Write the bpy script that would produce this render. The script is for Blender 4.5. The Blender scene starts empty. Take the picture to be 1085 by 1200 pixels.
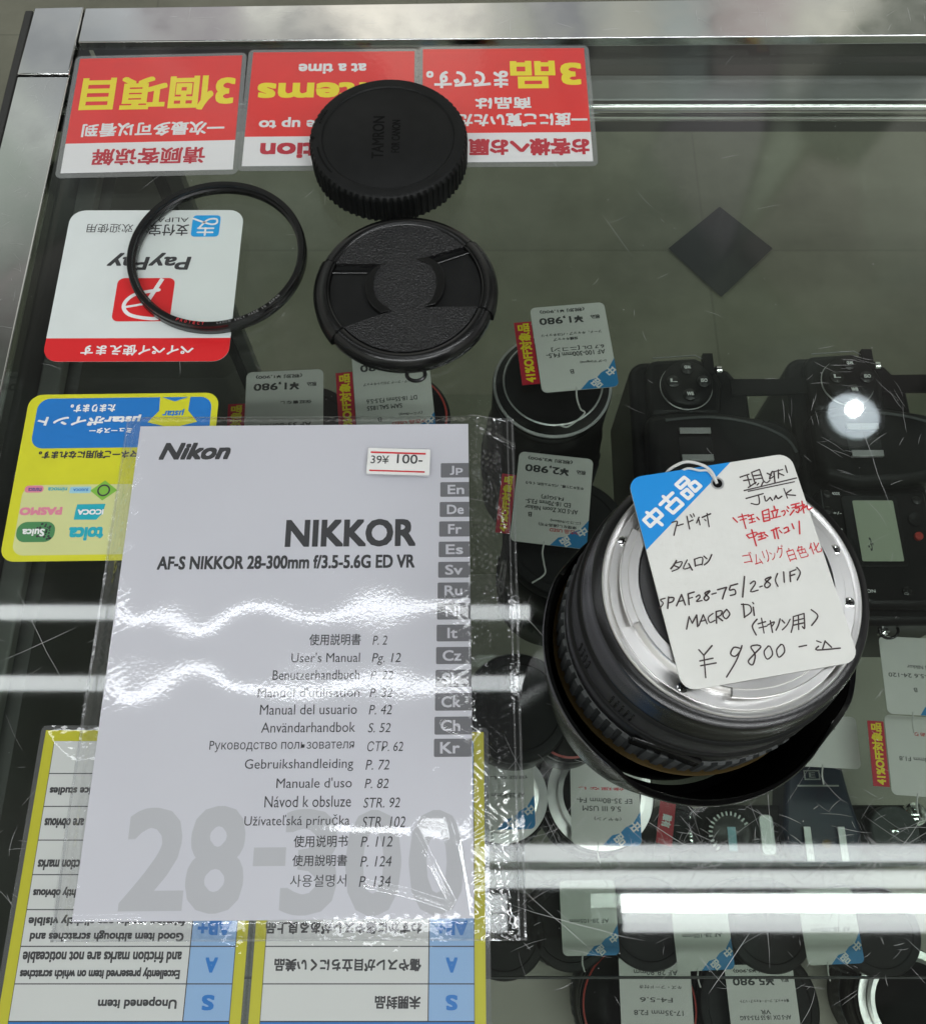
import bpy, math, random
from mathutils import Vector, Matrix
random.seed(7)
sc = bpy.context.scene
COL = sc.collection
R = math.radians
PI = math.pi
U = 0.001                                   # everything below is authored in millimetres

# ------------------------------------------------------------------ camera
CAM_H, CAM_F, CAM_T = 300.0, 1080.0, R(67.8)
cd = bpy.data.cameras.new('camera')
cd.sensor_fit = 'VERTICAL'; cd.sensor_height = 36; cd.sensor_width = 36 * 1085 / 1200
cd.lens = CAM_F / 1200 * 36
cd.clip_start = 0.01; cd.clip_end = 60
cam = bpy.data.objects.new('camera', cd); COL.objects.link(cam)
cam.location = (0, 0, CAM_H * U); cam.rotation_euler = (PI / 2 - CAM_T, 0, 0)
sc.camera = cam

# ------------------------------------------------------------------ world (dim shop interior)
w = bpy.data.worlds.new('World'); sc.world = w; w.use_nodes = True
nt = w.node_tree; bg = nt.nodes['Background']
tc = nt.nodes.new('ShaderNodeTexCoord'); mp = nt.nodes.new('ShaderNodeMapping')
mp.inputs['Scale'].default_value = (11, 9, 3.4)
vo = nt.nodes.new('ShaderNodeTexVoronoi'); vo.inputs['Scale'].default_value = 1.0; vo.feature = 'SMOOTH_F1'; vo.inputs['Smoothness'].default_value = .22
hs = nt.nodes.new('ShaderNodeHueSaturation'); hs.inputs['Saturation'].default_value = 0.12
nz = nt.nodes.new('ShaderNodeTexNoise'); nz.inputs['Scale'].default_value = 2.2
mx = nt.nodes.new('ShaderNodeMix'); mx.data_type = 'RGBA'; mx.blend_type = 'MULTIPLY'; mx.inputs[0].default_value = 1
rp = nt.nodes.new('ShaderNodeValToRGB')
rp.color_ramp.elements[0].position = .34; rp.color_ramp.elements[0].color = (.06, .06, .06, 1)
rp.color_ramp.elements[1].position = .66; rp.color_ramp.elements[1].color = (2.05, 2.1, 1.95, 1)
L_ = nt.links.new
L_(tc.outputs['Generated'], mp.inputs[0]); L_(mp.outputs[0], vo.inputs['Vector'])
L_(vo.outputs['Color'], hs.inputs['Color'])
L_(tc.outputs['Generated'], nz.inputs['Vector']); L_(nz.outputs[0], rp.inputs[0])
L_(hs.outputs[0], mx.inputs[6]); L_(rp.outputs[0], mx.inputs[7])
sp = nt.nodes.new('ShaderNodeSeparateXYZ'); L_(tc.outputs['Generated'], sp.inputs[0])
el = nt.nodes.new('ShaderNodeValToRGB'); e_ = el.color_ramp.elements
e_[0].position = .0; e_[0].color = (.25, .25, .25, 1); e_[1].position = .95; e_[1].color = (.10, .10, .10, 1)
for ps, v in ((.3, 1.0), (.66, 1.0), (.74, .34), (.86, .10)):
    q = e_.new(ps); q.color = (v, v, v, 1)
L_(sp.outputs['Z'], el.inputs[0])
m3 = nt.nodes.new('ShaderNodeMix'); m3.data_type = 'RGBA'; m3.blend_type = 'MULTIPLY'; m3.inputs[0].default_value = 1
L_(mx.outputs[2], m3.inputs[6]); L_(el.outputs[0], m3.inputs[7]); L_(m3.outputs[2], bg.inputs['Color'])
bg.inputs['Strength'].default_value = 0.5

# ------------------------------------------------------------------ exposure, render settings
sc.view_settings.view_transform = 'Standard'; sc.view_settings.look = 'None'
sc.view_settings.exposure = 0.32; sc.view_settings.gamma = 1.0; sc.view_settings.use_curve_mapping = False
cy = sc.cycles
cy.transparent_max_bounces = 40; cy.max_bounces = 8; cy.glossy_bounces = 4; cy.diffuse_bounces = 3
cy.use_denoising = True
cy.caustics_reflective = False; cy.caustics_refractive = False
try: cy.denoiser = 'OPENIMAGEDENOISE'
except Exception: pass

# ------------------------------------------------------------------ helpers
def at(px, py, z=0.0):
    """where the sight line of a spot in the photo meets the horizontal plane at height z (mm)"""
    x = (px - 542.5) / CAM_F; y = -(py - 600) / CAM_F
    c, s = math.cos(CAM_T), math.sin(CAM_T)
    d = (x, c + y * s, -s + y * c)
    k = (z - CAM_H) / d[2]
    return d[0] * k, d[1] * k

def link(o): COL.objects.link(o); return o

def empty(name, label=None, cat=None, loc=(0, 0, 0), rz=0, group=None, parent=None, kind=None):
    o = link(bpy.data.objects.new(name, None))
    o.empty_display_size = .01
    o.location = [v * U for v in loc]; o.rotation_euler = (0, 0, R(rz))
    tag(o, label, cat, group, kind)
    if parent: o.parent = parent
    return o

def tag(o, label=None, cat=None, group=None, kind=None):
    if label: o['label'] = label
    if cat: o['category'] = cat
    if group: o['group'] = group
    if kind: o['kind'] = kind
    return o

class MB:
    def __init__(s): s.v = []; s.f = []; s.m = []; s.mats = []; s.lift = 0
    def mi(s, m):
        if m not in s.mats: s.mats.append(m)
        return s.mats.index(m)
    def add(s, V, F, m, M=None):
        b = len(s.v); k = s.mi(m)
        if M is not None: V = [tuple(M @ Vector(v)) for v in V]
        s.v += [tuple(v) for v in V]
        for f in F: s.f.append(tuple(i + b for i in f)); s.m.append(k)
        return s
    def box(s, x0, x1, y0, y1, z0, z1, m, M=None):
        V = [(x, y, z) for z in (z0, z1) for y in (y0, y1) for x in (x0, x1)]
        return s.add(V, [(0, 2, 3, 1), (4, 5, 7, 6), (0, 1, 5, 4), (2, 6, 7, 3), (0, 4, 6, 2), (1, 3, 7, 5)], m, M)
    def prism(s, P, z0, z1, m, M=None, top=True, bottom=True):
        n = len(P)
        V = [(x, y, z0) for x, y in P] + [(x, y, z1) for x, y in P]
        F = [(i, (i + 1) % n, n + (i + 1) % n, n + i) for i in range(n)]
        if top: F.append(tuple(range(n, 2 * n)))
        if bottom: F.append(tuple(range(n - 1, -1, -1)))
        return s.add(V, F, m, M)
    def flat(s, P, z, m, M=None):
        return s.add([(x, y, z) for x, y in P], [tuple(range(len(P)))], m, M)
    def frame(s, P, Q, z, m, M=None):              # flat ring between two outlines of equal count
        n = len(P)
        return s.add([(x, y, z) for x, y in P] + [(x, y, z) for x, y in Q],
                     [(i, (i + 1) % n, n + (i + 1) % n, n + i) for i in range(n)], m, M)
    def lathe(s, prof, m, n=96, c=(0, 0), M=None, rfun=None, zfun=None, a0=0, a1=2 * PI):
        k = len(prof); full = abs(a1 - a0 - 2 * PI) < 1e-6
        cols = n if full else n + 1
        V = []; F = []
        for i in range(cols):
            a = a0 + (a1 - a0) * i / n
            for j, (r, z) in enumerate(prof):
                rr = rfun(j, a, r) if rfun else r
                zz = zfun(j, a, z) if zfun else z
                V.append((c[0] + rr * math.cos(a), c[1] + rr * math.sin(a), zz))
        for i in range(n):
            i2 = (i + 1) % cols
            for j in range(k - 1):
                F.append((i * k + j, i2 * k + j, i2 * k + j + 1, i * k + j + 1))
        return s.add(V, F, m, M)
    def tube(s, pts, r, m, n=8, M=None, closed=False):
        pts = [Vector(p) for p in pts]; N = len(pts); V = []; F = []
        up = Vector((0, 0, 1)); prev = None
        for i, p in enumerate(pts):
            a = pts[(i - 1) % N] if (closed or i) else p; b = pts[(i + 1) % N] if (closed or i < N - 1) else p
            t = (b - a).normalized()
            q = t.cross(up)
            if q.length < .05: q = t.cross(Vector((1, 0, 0)))
            q.normalize()
            if prev is not None:
                q = prev - t * prev.dot(t)
                q.normalize()
            prev = q; u = t.cross(q)
            for k in range(n):
                an = 2 * PI * k / n
                V.append(p + q * (r * math.cos(an)) + u * (r * math.sin(an)))
        for i in range(N if closed else N - 1):
            for k in range(n):
                F.append((i * n + k, i * n + (k + 1) % n, ((i + 1) % N) * n + (k + 1) % n, ((i + 1) % N) * n + k))
        if not closed:
            F.append(tuple(range(n - 1, -1, -1))); F.append(tuple((N - 1) * n + k for k in range(n)))
        return s.add(V, F, m, M)
    def stroke(s, pts, wd, z, m, M=None, caps=True, taper=False):
        """flat pen stroke with round ends"""
        s.lift += 1; z += .0006 * (s.lift % 160)
        N = len(pts); V = []; F = []
        for i, p in enumerate(pts):
            a = pts[max(0, i - 1)]; b = pts[min(N - 1, i + 1)]
            dx, dy = b[0] - a[0], b[1] - a[1]; l = math.hypot(dx, dy) or 1
            h = wd / 2 * ((1 - abs(2 * i / max(1, N - 1) - 1) ** 3) * .85 + .15 if taper else 1)
            V += [(p[0] - dy / l * h, p[1] + dx / l * h, z), (p[0] + dy / l * h, p[1] - dx / l * h, z)]
        for i in range(N - 1): F.append((2 * i, 2 * i + 1, 2 * i + 3, 2 * i + 2))
        s.add(V, F, m, M)
        if caps:
            for j, p in enumerate((pts[0], pts[-1])):
                s.add([(p[0] + wd / 2 * math.cos(t * PI / 4), p[1] + wd / 2 * math.sin(t * PI / 4), z + .0002 * (j + 1)) for t in range(8)],
                      [tuple(range(8))], m, M)
        return s
    def build(s, name, parent=None, smooth=40, bevel=0, seg=2):
        me = bpy.data.meshes.new(name)
        me.from_pydata([(x * U, y * U, z * U) for x, y, z in s.v], [], s.f)
        for m in s.mats: me.materials.append(m)
        me.polygons.foreach_set('material_index', s.m)
        if smooth:
            me.polygons.foreach_set('use_smooth', [True] * len(s.f))
            me.set_sharp_from_angle(angle=R(smooth))
        me.validate(); me.update()
        o = link(bpy.data.objects.new(name, me))
        if parent: o.parent = parent
        if bevel:
            b = o.modifiers.new('edge', 'BEVEL'); b.width = bevel * U; b.segments = seg; b.limit_method = 'ANGLE'; b.angle_limit = R(40)
            b.harden_normals = False
        return o

def rrect(x0, x1, y0, y1, r, n=6):
    P = []
    for cx, cy_, a in ((x1 - r, y1 - r, 0), (x0 + r, y1 - r, 90), (x0 + r, y0 + r, 180), (x1 - r, y0 + r, 270)):
        for k in range(n + 1):
            t = R(a + 90 * k / n); P.append((cx + r * math.cos(t), cy_ + r * math.sin(t)))
    return P
def circ(cx, cy_, r, n=32, ry=None): return [(cx + r * math.cos(2 * PI * k / n), cy_ + (ry or r) * math.sin(2 * PI * k / n)) for k in range(n)]
def smooth_line(pts, n=5):
    out = []; N = len(pts)
    for i in range(N - 1):
        p0 = pts[max(0, i - 1)]; p1 = pts[i]; p2 = pts[i + 1]; p3 = pts[min(N - 1, i + 2)]
        for k in range(n):
            t = k / n
            out.append(tuple(.5 * (2 * b + (c - a) * t + (2 * a - 5 * b + 4 * c - d) * t * t + (-a + 3 * b - 3 * c + d) * t ** 3)
                             for a, b, c, d in zip(p0, p1, p2, p3)))
    out.append(tuple(pts[-1])); return out

_glyphs = {}
def glyph(text, shear=0):
    key = (text, shear)
    if key not in _glyphs:
        c = bpy.data.curves.new('t', 'FONT'); c.body = text; c.size = 1; c.shear = shear; c.resolution_u = 3
        o = bpy.data.objects.new('t', c); me = bpy.data.meshes.new_from_object(o)
        V = [(v.co.x, v.co.y) for v in me.vertices]; F = [tuple(p.vertices) for p in me.polygons]
        bpy.data.objects.remove(o); bpy.data.curves.remove(c); bpy.data.meshes.remove(me)
        _glyphs[key] = (V, F)
    return _glyphs[key]
def ink(mb, text, x0, x1, y0, y1, z, m, bold=0, shear=0, M=None):
    """lettering fitted to a box; bold = stroke growth in mm"""
    V, F = glyph(text, shear)
    if not V: return
    xs = [v[0] for v in V]; ys = [v[1] for v in V]
    ax, bx, ay, by = min(xs), max(xs), min(ys), max(ys)
    x0, x1 = min(x0, x1) + bold, max(x0, x1) - bold; y0, y1 = min(y0, y1) + bold, max(y0, y1) - bold
    sx = (x1 - x0) / max(1e-6, bx - ax); sy = (y1 - y0) / max(1e-6, by - ay)
    W = [(x0 + (x - ax) * sx, y0 + (y - ay) * sy) for x, y in V]
    offs = [(0, 0)] + ([(bold * i_, bold * j_) for i_ in ((-1, 0, 1) if bold < .3 else (-1, -.5, 0, .5, 1)) for j_ in ((-1, 0, 1) if bold < .3 else (-1, -.5, 0, .5, 1)) if i_ or j_] if bold else [])
    for k, (dx, dy) in enumerate(offs):
        mb.add([(x + dx, y + dy, z + (.004 if bold < .3 else .0015) * k) for x, y in W], F, m, M)

class Plate:
    """a flat thing lying at height z: spots of the photo become its own millimetres (reading direction up)"""
    def __init__(s, name, label, cat, x, y, z, rz, group=None):
        s.x, s.y, s.z, s.rz = x, y, z, rz
        s.o = empty(name, label, cat, (x, y, z), rz, group)
    def L(s, px, py, dz=0.0):
        X, Y = at(px, py, s.z + dz); dx, dy = X - s.x, Y - s.y; a = -R(s.rz)
        return dx * math.cos(a) - dy * math.sin(a), dx * math.sin(a) + dy * math.cos(a)
    def ink(s, mb, text, px0, py0, px1, py1, m, z=.1, bold=0, shear=0):
        a = s.L(px0, py0, z); b = s.L(px1, py1, z); c = s.L(px0, py1, z); d = s.L(px1, py0, z)
        X = sorted((a[0], b[0], c[0], d[0])); Y = sorted((a[1], b[1], c[1], d[1]))
        ink(mb, text, (X[0] + X[1]) / 2, (X[2] + X[3]) / 2, (Y[0] + Y[1]) / 2, (Y[2] + Y[3]) / 2, z, m, bold, shear)

# ------------------------------------------------------------------ materials
def mat(name, col, rough=.5, metal=0, spec=.5, var=0, vscale=60, bump=0, bscale=300, coat=0, aniso=0, rvar=0, arot=0):
    m = bpy.data.materials.new(name); m.use_nodes = True
    n = m.node_tree; p = n.nodes['Principled BSDF']; lk = n.links.new
    p.inputs['Base Color'].default_value = (*col, 1); p.inputs['Roughness'].default_value = rough
    p.inputs['Metallic'].default_value = metal; p.inputs['Specular IOR Level'].default_value = spec
    if coat: p.inputs['Coat Weight'].default_value = coat; p.inputs['Coat Roughness'].default_value = .06
    t = n.nodes.new('ShaderNodeTexCoord')
    if var or rvar:
        z = n.nodes.new('ShaderNodeTexNoise'); z.inputs['Scale'].default_value = vscale; z.inputs['Detail'].default_value = 4
        lk(t.outputs['Object'], z.inputs['Vector'])
        if var:
            r = n.nodes.new('ShaderNodeMapRange'); r.inputs['To Min'].default_value = 1 - var; r.inputs['To Max'].default_value = 1 + var
            r.inputs['From Min'].default_value = .25; r.inputs['From Max'].default_value = .75
            mm = n.nodes.new('ShaderNodeMix'); mm.data_type = 'RGBA'; mm.blend_type = 'MULTIPLY'; mm.inputs[0].default_value = 1
            mm.inputs[6].default_value = (*col, 1)
            lk(z.outputs[0], r.inputs[0]); lk(r.outputs[0], mm.inputs[7]); lk(mm.outputs[2], p.inputs['Base Color'])
        if rvar:
            r2 = n.nodes.new('ShaderNodeMapRange'); r2.inputs['To Min'].default_value = max(.02, rough - rvar); r2.inputs['To Max'].default_value = rough + rvar
            r2.inputs['From Min'].default_value = .3; r2.inputs['From Max'].default_value = .7
            lk(z.outputs[0], r2.inputs[0]); lk(r2.outputs[0], p.inputs['Roughness'])
    if bump:
        z2 = n.nodes.new('ShaderNodeTexNoise'); z2.inputs['Scale'].default_value = bscale; z2.inputs['Detail'].default_value = 2
        b = n.nodes.new('ShaderNodeBump'); b.inputs['Strength'].default_value = 1; b.inputs['Distance'].default_value = bump * U
        lk(t.outputs['Object'], z2.inputs['Vector']); lk(z2.outputs[0], b.inputs['Height']); lk(b.outputs[0], p.inputs['Normal'])
    if aniso:
        p.inputs['Anisotropic'].default_value = aniso; p.inputs['Anisotropic Rotation'].default_value = arot
        tn = n.nodes.new('ShaderNodeTangent'); tn.direction_type = 'RADIAL'; tn.axis = 'Z'; lk(tn.outputs[0], p.inputs['Tangent'])
    return m

def film(name, tint=(1, 1, 1), rough=0.0, boost=1.0, bumps=(), milky=0.0, dusty=False):
    """clear sheet: sees through where it does not reflect (Fresnel both ways)"""
    m = bpy.data.materials.new(name); m.use_nodes = True
    n = m.node_tree; n.nodes.clear(); lk = n.links.new
    out = n.nodes.new('ShaderNodeOutputMaterial'); mixs = n.nodes.new('ShaderNodeMixShader')
    tr = n.nodes.new('ShaderNodeBsdfTransparent'); tr.inputs[0].default_value = (*tint, 1)
    gl = n.nodes.new('ShaderNodeBsdfGlossy'); gl.inputs['Roughness'].default_value = rough; gl.inputs[0].default_value = (1, 1, 1, 1)
    ge = n.nodes.new('ShaderNodeNewGeometry'); mr = n.nodes.new('ShaderNodeMapRange')
    mr.inputs['To Min'].default_value = 1.5; mr.inputs['To Max'].default_value = 1 / 1.5
    fr = n.nodes.new('ShaderNodeFresnel'); mu = n.nodes.new('ShaderNodeMath'); mu.operation = 'MULTIPLY'; mu.inputs[1].default_value = boost; mu.use_clamp = True
    lk(ge.outputs['Backfacing'], mr.inputs[0]); lk(mr.outputs[0], fr.inputs['IOR']); lk(fr.outputs[0], mu.inputs[0])
    lk(mu.outputs[0], mixs.inputs[0]); lk(gl.outputs[0], mixs.inputs[2])
    if milky:
        df = n.nodes.new('ShaderNodeBsdfDiffuse'); df.inputs[0].default_value = (.8, .8, .8, 1)
        m2 = n.nodes.new('ShaderNodeMixShader'); m2.inputs[0].default_value = milky
        if dusty:                                            # wiped dust film: uneven, smeared one way
            tq = n.nodes.new('ShaderNodeTexCoord'); mq = n.nodes.new('ShaderNodeMapping'); mq.inputs['Scale'].default_value = (9, 22, 9); mq.inputs['Rotation'].default_value = (0, 0, .5)
            nq = n.nodes.new('ShaderNodeTexNoise'); nq.inputs['Scale'].default_value = 1; nq.inputs['Detail'].default_value = 7; nq.inputs['Roughness'].default_value = .7
            rq = n.nodes.new('ShaderNodeMapRange'); rq.inputs['From Min'].default_value = .4; rq.inputs['From Max'].default_value = .75; rq.inputs['To Min'].default_value = milky * .25; rq.inputs['To Max'].default_value = milky * 2.4
            lk(tq.outputs['Object'], mq.inputs[0]); lk(mq.outputs[0], nq.inputs['Vector']); lk(nq.outputs[0], rq.inputs[0]); lk(rq.outputs[0], m2.inputs[0])
        lk(tr.outputs[0], m2.inputs[1]); lk(df.outputs[0], m2.inputs[2]); lk(m2.outputs[0], mixs.inputs[1])
    else: lk(tr.outputs[0], mixs.inputs[1])
    lk(mixs.outputs[0], out.inputs[0])
    prev = None
    t = n.nodes.new('ShaderNodeTexCoord')
    for sc_, dist in bumps:
        z = n.nodes.new('ShaderNodeTexNoise'); z.inputs['Scale'].default_value = sc_; z.inputs['Detail'].default_value = 1.5
        b = n.nodes.new('ShaderNodeBump'); b.inputs['Distance'].default_value = dist * U; b.inputs['Strength'].default_value = 1
        lk(t.outputs['Object'], z.inputs['Vector']); lk(z.outputs[0], b.inputs['Height'])
        if prev: lk(prev.outputs[0], b.inputs['Normal'])
        prev = b
    if prev: lk(prev.outputs[0], gl.inputs['Normal']); lk(prev.outputs[0], fr.inputs['Normal'])
    return m

def emit(name, col, st):
    m = bpy.data.materials.new(name); m.use_nodes = True
    n = m.node_tree; n.nodes.clear(); o = n.nodes.new('ShaderNodeOutputMaterial'); e = n.nodes.new('ShaderNodeEmission')
    e.inputs[0].default_value = (*col, 1); e.inputs[1].default_value = st; n.links.new(e.outputs[0], o.inputs[0]); return m

K = {}
K['glass'] = film('counter_glass', (.825, .855, .83), 0.027, milky=.0035, dusty=True)
K['shelfglass'] = film('shelf_glass', (.94, .96, .945), 0.0, .25)
K['pouch'] = film('laminate', (.97, .97, .97), .04, 1.1, ((420, .012), (1200, .002)), .02)
K['blister'] = film('blistered_laminate', (.97, .97, .97), .02, 1.2, ((380, .034),), .015)
K['bag'] = film('bag_film', (.975, .975, .985), .045, 1.8, ((900, .009), (300, .006)), .012)
K['bagedge'] = film('bag_seam', (.85, .86, .87), .1, 2.2, ((500, .06),), .1)
K['filterglass'] = film('filter_glass', (.985, .99, .985), 0, .25)
K['alu'] = mat('brushed_steel', (.68, .68, .68), .11, 1, rvar=.06, vscale=60, bump=.004, bscale=300)
K['alu2'] = mat('rail_steel', (.42, .42, .43), .22, 1, rvar=.1, vscale=120)
K['chrome'] = mat('chrome', (.78, .78, .78), .09, 1, rvar=.05, vscale=200)
K['mount'] = mat('lens_mount_steel', (.86, .85, .84), .28, 1, aniso=.6)
K['dark'] = mat('dark_channel', (.025, .025, .024), .5)
K['post'] = mat('post_aluminium', (.28, .29, .27), .4, .6)
K['black'] = mat('black_plastic', (.006, .006, .006), .36, spec=.2, var=.2, vscale=200, bump=.006, bscale=2500)
K['blackgloss'] = mat('black_gloss', (.005, .005, .005), .24, spec=.45, bump=.002, bscale=900)
K['blackmat'] = mat('black_matt', (.007, .0074, .0074), .5, spec=.2, var=.25, vscale=150, bump=.006, bscale=3000)
K['rubber'] = mat('rubber', (.045, .049, .05), .55, var=.2, vscale=300)
K['leather'] = mat('leatherette', (.010, .010, .011), .32, bump=1.2, bscale=1250)
K['panel'] = mat('side_panel_grey', (.10, .10, .095), .5, var=.2, vscale=12)
K['deep'] = mat('lens_bore', (.004, .004, .004), .75, spec=.12)
K['ribblack'] = mat('ribbed_black', (.009, .009, .009), .85, spec=.06)
K['lensglass'] = mat('lens_glass', (.006, .008, .012), .05, spec=.7)
K['gold'] = mat('gold_line', (.13, .09, .035), .4, .8)
K['white'] = mat('white_card', (.74, .74, .72), .6, var=.03, vscale=90)
K['tagcard'] = mat('tag_card', (.66, .66, .63), .55, var=.03, vscale=120)
K['cover'] = mat('booklet_cover', (.665, .665, .71), .4, var=.015, vscale=25)
K['pages'] = mat('booklet_pages', (.62, .62, .62), .7)
K['ink'] = mat('grey_black_ink', (.035, .035, .038), .5)
K['tabgrey'] = mat('tab_grey', (.17, .17, .18), .5)
K['biggrey'] = mat('numeral_grey', (.525, .53, .55), .5)
K['tabtext'] = mat('tab_lettering', (.62, .62, .66), .5)
K['red'] = mat('print_red', (.76, .020, .016), .35, var=.05, vscale=60)
K['redpay'] = mat('print_bright_red', (.66, .016, .02), .35)
K['crimson'] = mat('print_crimson', (.5, .01, .03), .4)
K['yellow'] = mat('print_yellow', (.86, .70, .012), .35)
K['yel2'] = mat('print_lemon', (.60, .59, .02), .35, var=.05, vscale=80)
K['yelpale'] = mat('print_pale_yellow', (.58, .60, .27), .4, var=.04, vscale=60)
K['blue'] = mat('print_blue', (.012, .17, .52), .35)
K['tagblue'] = mat('tag_blue', (.01, .25, .66), .35)
K['tagblue2'] = mat('tag_blue_faded', (.02, .22, .50), .4)
K['sky'] = mat('print_sky', (.25, .42, .66), .45)
K['skyA'] = mat('print_azure', (.01, .32, .72), .4)
K['teal'] = mat('print_teal', (.01, .36, .45), .4)
K['green'] = mat('print_green', (.06, .22, .08), .4)
K['lime'] = mat('print_lime', (.2, .45, .05), .4)
K['pink'] = mat('print_pink', (.66, .22, .30), .4)
K['paleblue'] = mat('print_pale_blue', (.3, .55, .65), .4)
K['wht'] = mat('print_white', (.78, .78, .78), .4)
K['sheet'] = mat('sheet_paper', (.60, .62, .60), .6)
K['border'] = mat('sheet_border', (.50, .48, .01), .45)
K['navyink'] = mat('navy_ink', (.01, .05, .22), .5)
K['paypaper'] = mat('sticker_white', (.66, .70, .69), .35, var=.03, vscale=50)
K['pen'] = mat('pen_black', (.045, .03, .03), .5)
K['penred'] = mat('pen_red', (.55, .02, .03), .5)
K['faint'] = mat('faded_print', (.10, .10, .10), .6)
K['string'] = mat('cotton_string', (.6, .6, .58), .8)
K['scratch'] = None
K['silver'] = mat('silver_paint', (.5, .5, .5), .35, .8)
K['lcd'] = mat('lcd_panel', (.37, .42, .32), .25)
K['navy'] = mat('navy_plastic', (.012, .02, .045), .35)
K['redring'] = mat('red_ring', (.35, .03, .02), .4)
K['wood'] = mat('tan_strip', (.30, .2, .09), .6, var=.3, vscale=90)
K['base'] = mat('case_base_board', (.42, .40, .34), .5, var=.12, vscale=14, bump=.01, bscale=200)

def m_scratch():
    m = bpy.data.materials.new('scratch'); m.use_nodes = True
    n = m.node_tree; n.nodes.clear(); lk = n.links.new
    o = n.nodes.new('ShaderNodeOutputMaterial'); mx_ = n.nodes.new('ShaderNodeMixShader'); mx_.inputs[0].default_value = .5
    d = n.nodes.new('ShaderNodeBsdfDiffuse'); d.inputs[0].default_value = (.8, .8, .8, 1); t = n.nodes.new('ShaderNodeBsdfTransparent')
    lk(t.outputs[0], mx_.inputs[1]); lk(d.outputs[0], mx_.inputs[2]); lk(mx_.outputs[0], o.inputs[0]); return m
K['scratch'] = m_scratch()

def m_floor(name, k=1.0):
    m = mat(name, (.2, .2, .2), .35)
    n = m.node_tree; p = n.nodes['Principled BSDF']; lk = n.links.new
    t = n.nodes.new('ShaderNodeTexCoord')
    z = n.nodes.new('ShaderNodeTexNoise'); z.inputs['Scale'].default_value = 5; z.inputs['Detail'].default_value = 6; z.inputs['Roughness'].default_value = .65
    r = n.nodes.new('ShaderNodeValToRGB')
    r.color_ramp.elements[0].position = .3; r.color_ramp.elements[0].color = (.155 * k, .155 * k, .11 * k, 1)
    r.color_ramp.elements[1].position = .7; r.color_ramp.elements[1].color = (.27 * k, .265 * k, .2 * k, 1)
    lk(t.outputs['Object'], z.inputs['Vector']); lk(z.outputs[0], r.inputs[0])
    br = n.nodes.new('ShaderNodeTexBrick'); br.offset = 0; br.inputs['Scale'].default_value = 1.0
    br.inputs['Brick Width'].default_value = .45; br.inputs['Row Height'].default_value = .45; br.inputs['Mortar Size'].default_value = .0018
    br.inputs['Color1'].default_value = (1, 1, 1, 1); br.inputs['Color2'].default_value = (.84, .86, .86, 1); br.inputs['Mortar'].default_value = (.78, .78, .78, 1)
    mp_ = n.nodes.new('ShaderNodeMapping'); mp_.inputs['Location'].default_value = (.08, .0, 0)
    lk(t.outputs['Object'], mp_.inputs[0]); lk(mp_.outputs[0], br.inputs['Vector'])
    mm = n.nodes.new('ShaderNodeMix'); mm.data_type = 'RGBA'; mm.blend_type = 'MULTIPLY'; mm.inputs[0].default_value = 1
    lk(r.outputs[0], mm.inputs[6]); lk(br.outputs[0], mm.inputs[7]); lk(mm.outputs[2], p.inputs['Base Color'])
    return m

# ------------------------------------------------------------------ setting: shop floor
FZ = -850
mb = MB(); mb.add([(-5000, -2500, FZ), (5000, -2500, FZ), (5000, 6000, FZ), (-5000, 6000, FZ)], [(0, 1, 2, 3)], m_floor('shop_linoleum'))
tag(mb.build('floor', smooth=0), kind='structure')
mb = MB(); P = [at(843, 242, FZ + 4), at(905, 291, FZ + 4), at(845, 348, FZ + 4), at(783, 291, FZ + 4)]
mb.add([(x, y, FZ + 4) for x, y in P], [(3, 2, 1, 0)], mat('dark_tile', (.028, .030, .034), .3, var=.2, vscale=20))
tag(mb.build('floor_inlay', smooth=0), kind='structure')

# ------------------------------------------------------------------ display case
case = empty('display_case', 'glass display case with steel rails holding used lenses and cameras under its counter top', 'display case', (0, 0, FZ))
CZ = -FZ
def shift(mb_): mb_.v = [(x, y, z + CZ) for x, y, z in mb_.v]; return mb_
def yin(x): return 346.0 + .0109 * (x + 169)
def yout(x): return 367.0 + .0195 * (x + 169)
mb = MB(); X0, X1 = -170.0, 1250.0
mb.prism([(X0, yin(X0)), (X1, yin(X1)), (X1, yout(X1)), (X0, yout(X0))], -3, 1.6, K['alu'])
shift(mb).build('front_rail', case, bevel=.5)
mb = MB(); mb.prism([(-195, -420), (-170.6, -420), (-170.6, 325.6), (-193, 325.6)], -3, 1.6, K['alu'])
shift(mb).build('side_rail', case, bevel=.5)
mb = MB(); mb.prism([(-193, 326.4), (-170.6, 326.4), (-170.3, 367), (-192.4, 366.3)], -3, 2.2, K['alu'])
shift(mb).build('corner_plate', case, bevel=.5)
mb = MB(); mb.prism([(-199, -420), (-195.4, -420), (-193.4, 366), (-197, 366)], -30, 1.2, K['dark'])
shift(mb).build('edge_strip', case, bevel=.6)
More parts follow.
